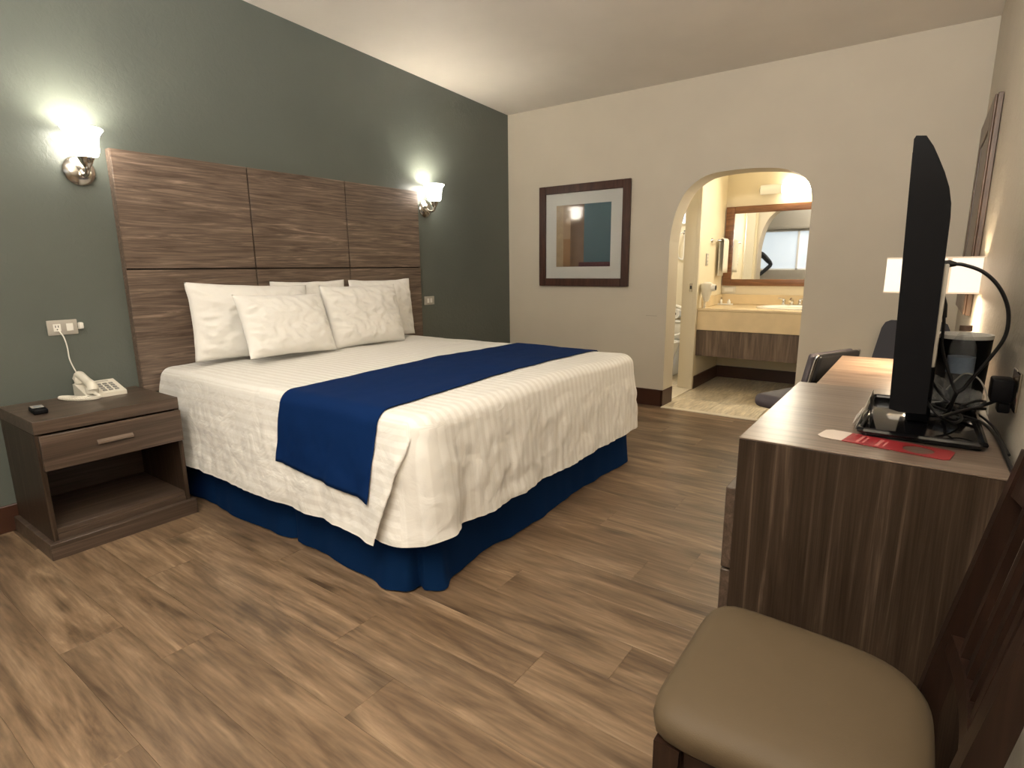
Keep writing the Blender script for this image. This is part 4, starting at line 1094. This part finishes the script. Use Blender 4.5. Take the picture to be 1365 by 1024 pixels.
for k in range(5):
    y = -0.112+0.056*k; b_ = 0.015*(1-(y/0.168)**2)
    MB().add([(lean(0, z)+b_+dx, y+dy, z) for z in (0.56, 0.83) for dx, dy in ((-0.006, -0.011), (0.006, -0.011), (0.006, 0.011), (-0.006, 0.011))],
             [(0, 3, 2, 1), (4, 5, 6, 7), (0, 1, 5, 4), (1, 2, 6, 5), (2, 3, 7, 6), (3, 0, 4, 7)]).obj('slat', chairW, ch, False)

# black leather chair at the desk, turned away
bc = thing('office_chair', 'black leather chair with chrome edging turned away at the desk side', 'chair', (2.77, 3.54, 0), math.radians(156))
# local +x is the facing direction
def cushion(x0, x1, y0, y1, z0, z1, bev, name, mat, M=None):
    return MB().box(x0, x1, y0, y1, z0, z1, bev, 4, M).obj(name, mat, bc, True)
cushion(-0.22, 0.05, -0.18, 0.18, 0.40, 0.48, 0.035, 'seat', purpfab)
Mb = Matrix.Translation((-0.245, 0, 0.47)) @ Matrix.Rotation(-0.20, 4, 'Y')
cushion(-0.035, 0.0, -0.185, 0.185, 0.135, 0.285, 0.017, 'upper_back_pad', leather, Mb)
cushion(-0.035, 0.0, -0.185, 0.185, 0.0, 0.130, 0.017, 'lower_back_pad', leather, Mb)
cushion(0.002, 0.035, -0.19, 0.19, 0.0, 0.28, 0.016, 'back_cushion', purpfab, Mb)
for s in (-1, 1):
    MB().tube([Mb @ Vector(p) for p in sm([(-0.018, s*0.197, -0.02), (-0.018, s*0.197, 0.10), (-0.018, s*0.197, 0.25), (-0.018, s*0.185, 0.285)], 5)], 0.008, 10).obj('chrome_edge', chrome, bc)
MB().tube([(0, 0, 0.08), (0, 0, 0.40)], 0.025, 14).obj('column', chrome, bc)
for k in range(5):
    a = 2*PI*k/5
    lg = MB().tube([(0.02*math.cos(a), 0.02*math.sin(a), 0.10), (0.19*math.cos(a), 0.19*math.sin(a), 0.065)], [0.022, 0.013], 10).obj('leg', chrome, bc)
    MB().lathe([(0, -0.012), (0.024, -0.012), (0.026, 0), (0.024, 0.012), (0, 0.012)], (0.20*math.cos(a), 0.20*math.sin(a), 0.0265), 18, Matrix.Rotation(a, 4, 'Z') @ Matrix.Rotation(PI/2, 4, 'X')).obj('caster', black_pl, lg)
# charcoal chair at the far wall behind the desk
gc = thing('side_chair', 'charcoal fabric chair against the cream wall beyond the desk', 'chair', (3.37, 4.30, 0))
bkp = [(-0.235, 0.44), (-0.215, 0.60), (-0.182, 0.79), (-0.165, 0.825), (-0.135, 0.84), (0.135, 0.84), (0.165, 0.825), (0.18, 0.79), (0.19, 0.60), (0.19, 0.44)]
MB().prism(bkp, 'Y', 0.16, 0.20).obj('backrest', greyfab, gc, False)
MB().box(-0.20, 0.19, -0.26, 0.155, 0.40, 0.46, 0.02, 3).obj('seat', greyfab, gc)
for sx_ in (-1, 1):
    for sy_ in (-0.22, 0.14):
        MB().tube([(sx_*0.165, sy_, 0.40), (sx_*0.175, sy_, 0.0)], [0.015, 0.011], 10).obj('leg', black_pl, gc)

# ================================================================== PERSON reflected in the mirror
def skin_chain(verts, edges, radii, root=0, sub=2):
    me = bpy.data.meshes.new('body'); me.from_pydata(verts, edges, [])
    o = bpy.data.objects.new('body', me); COL.objects.link(o)
    md = o.modifiers.new('skin', 'SKIN'); md.use_smooth_shade = True
    sv = me.skin_vertices[0].data
    for i, r in enumerate(radii): sv[i].radius = r if isinstance(r, tuple) else (r, r); sv[i].use_root = (i == root)
    sd = o.modifiers.new('sub', 'SUBSURF'); sd.levels = sub; sd.render_levels = sub
    dg = bpy.context.evaluated_depsgraph_get(); ev = o.evaluated_get(dg)
    nm = bpy.data.meshes.new_from_object(ev); bpy.data.objects.remove(o)
    for p in nm.polygons: p.use_smooth = True
    return nm
per = thing('person', 'person in black jacket with hand on hip, reflected in the vanity mirror', 'person', (0.34, -0.45, 0.0), PI/2)
# local: x forward, y left
def limb(name, vs, es, rs, mat, root=0):
    me = skin_chain(vs, es, rs, root); me.materials.clear(); me.materials.append(mat)
    o = bpy.data.objects.new(name, me); COL.objects.link(o); o.parent = per; return o
bv = [(0, 0, 0.98), (0, 0, 1.12), (0.01, 0, 1.28), (0, 0, 1.42), (0, 0, 1.50), (0.01, 0, 1.555),
      (0, -0.10, 0.93), (0.01, -0.11, 0.50), (-0.01, -0.115, 0.09), (0.12, -0.12, 0.04),
      (0, 0.10, 0.93), (0.01, 0.11, 0.50), (-0.01, 0.115, 0.09), (0.12, 0.12, 0.04),
      (0, -0.19, 1.43), (-0.05, -0.375, 1.22), (0.04, -0.19, 1.02), (0.07, -0.15, 1.0),
      (0, 0.19, 1.43), (-0.02, 0.24, 1.13), (0.05, 0.25, 0.90), (0.06, 0.25, 0.84)]
be = [(0, 1), (1, 2), (2, 3), (3, 4), (4, 5), (0, 6), (6, 7), (7, 8), (8, 9), (0, 10), (10, 11), (11, 12), (12, 13), (3, 14), (14, 15), (15, 16), (16, 17), (3, 18), (18, 19), (19, 20), (20, 21)]
br = [(0.13, 0.16), (0.11, 0.14), (0.13, 0.17), (0.10, 0.14), 0.055, 0.05, 0.09, 0.062, 0.042, 0.035, 0.09, 0.062, 0.042, 0.035, 0.065, 0.050, 0.038, 0.03, 0.065, 0.050, 0.038, 0.03]
limb('body', bv, be, br, jacket_m)
bm = bmesh.new(); bmesh.ops.create_uvsphere(bm, u_segments=28, v_segments=20, radius=0.1)
for v in bm.verts:
    x, y_, z_ = v.co
    z_ *= 1.22
    if z_ < 0: y_ *= 1-0.28*min(1, -z_/0.12); x *= 1-0.10*min(1, -z_/0.12)
    if x > 0.07 and abs(y_) < 0.018 and -0.045 < z_ < 0.01: x += 0.020*(1-abs(y_)/0.018)
    if x > 0.06 and 0.02 < abs(y_) < 0.045 and 0.0 < z_ < 0.025: x -= 0.008
    v.co = (x, y_*0.80, z_)
me = bpy.data.meshes.new('head'); bm.to_mesh(me); bm.free(); me.materials.append(skin_m)
for p in me.polygons: p.use_smooth = True
hd_ = bpy.data.objects.new('head', me); COL.objects.link(hd_); hd_.parent = per; hd_.location = (0.02, 0, 1.655)
for s in (-1, 1):
    MB().lathe([(0, -0.008), (0.008, -0.004), (0.0095, 0), (0.008, 0.004), (0, 0.008)], (0.083, s*0.030, 0.008), 12).obj('eye', eye_m, hd_)
    MB().lathe([(0, -0.008), (0.022, -0.006), (0.026, 0), (0.022, 0.006), (0, 0.008)], (0.0, s*0.082, -0.005), 14, Matrix.Rotation(PI/2, 4, 'X')).obj('ear', skin_m, hd_)
MB().box(0.078, 0.088, -0.022, 0.022, -0.062, -0.054, 0.003, 2).obj('mouth', plain('lip', (0.35, 0.14, 0.12), 0.4), hd_)
bm = bmesh.new(); bmesh.ops.create_uvsphere(bm, u_segments=28, v_segments=20, radius=0.11)
for v in bm.verts:
    x, y_, z_ = v.co; z_ *= 1.2
    if x > 0.02: z_ = max(z_, 0.055); 
    z_ = max(z_, -0.07)
    v.co = (x-0.008, y_*0.86, z_)
me = bpy.data.meshes.new('hair'); bm.to_mesh(me); bm.free(); me.materials.append(hair_m)
for p in me.polygons: p.use_smooth = True
hr = bpy.data.objects.new('hair', me); COL.objects.link(hr); hr.parent = per; hr.location = (0.02, 0, 1.662)
def hand(name, M):
    o = None
    vs = [(0, 0, 0), (0.045, 0, 0), (0.085, 0, 0)]; es = [(0, 1), (1, 2)]; rs = [(0.024, 0.018), (0.036, 0.014), (0.036, 0.013)]
    for k, (dy, L) in enumerate(((-0.028, 0.060), (-0.010, 0.072), (0.010, 0.068), (0.028, 0.052))):
        b_ = len(vs); vs += [(0.08, dy, 0), (0.08+L*0.5, dy*1.1, -0.006), (0.08+L*0.8, dy*1.1, -0.018), (0.08+L, dy*1.1, -0.034)]
        es += [(2, b_), (b_, b_+1), (b_+1, b_+2), (b_+2, b_+3)]; rs += [0.009, 0.0088, 0.008, 0.007]
    b_ = len(vs); vs += [(0.03, -0.035, -0.004), (0.055, -0.058, -0.012), (0.08, -0.068, -0.022)]; es += [(0, b_), (b_, b_+1), (b_+1, b_+2)]; rs += [0.012, 0.010, 0.0085]
    vs = [tuple(M @ Vector(v)) for v in vs]
    limb(name, vs, es, rs, skin_m)
hand('hand', Matrix.Translation((0.06, -0.165, 1.0)) @ Matrix.Rotation(0.9, 4, 'Z') @ Matrix.Rotation(0.35, 4, 'Y'))
hand('hand', Matrix.Translation((0.06, 0.25, 0.85)) @ Matrix.Rotation(PI/2, 4, 'Y'))
for s in (-1, 1):
    MB().box(-0.07, 0.19, s*0.117-0.045, s*0.117+0.045, 0.0, 0.075, 0.03, 3).obj('shoe', black_pl, per)
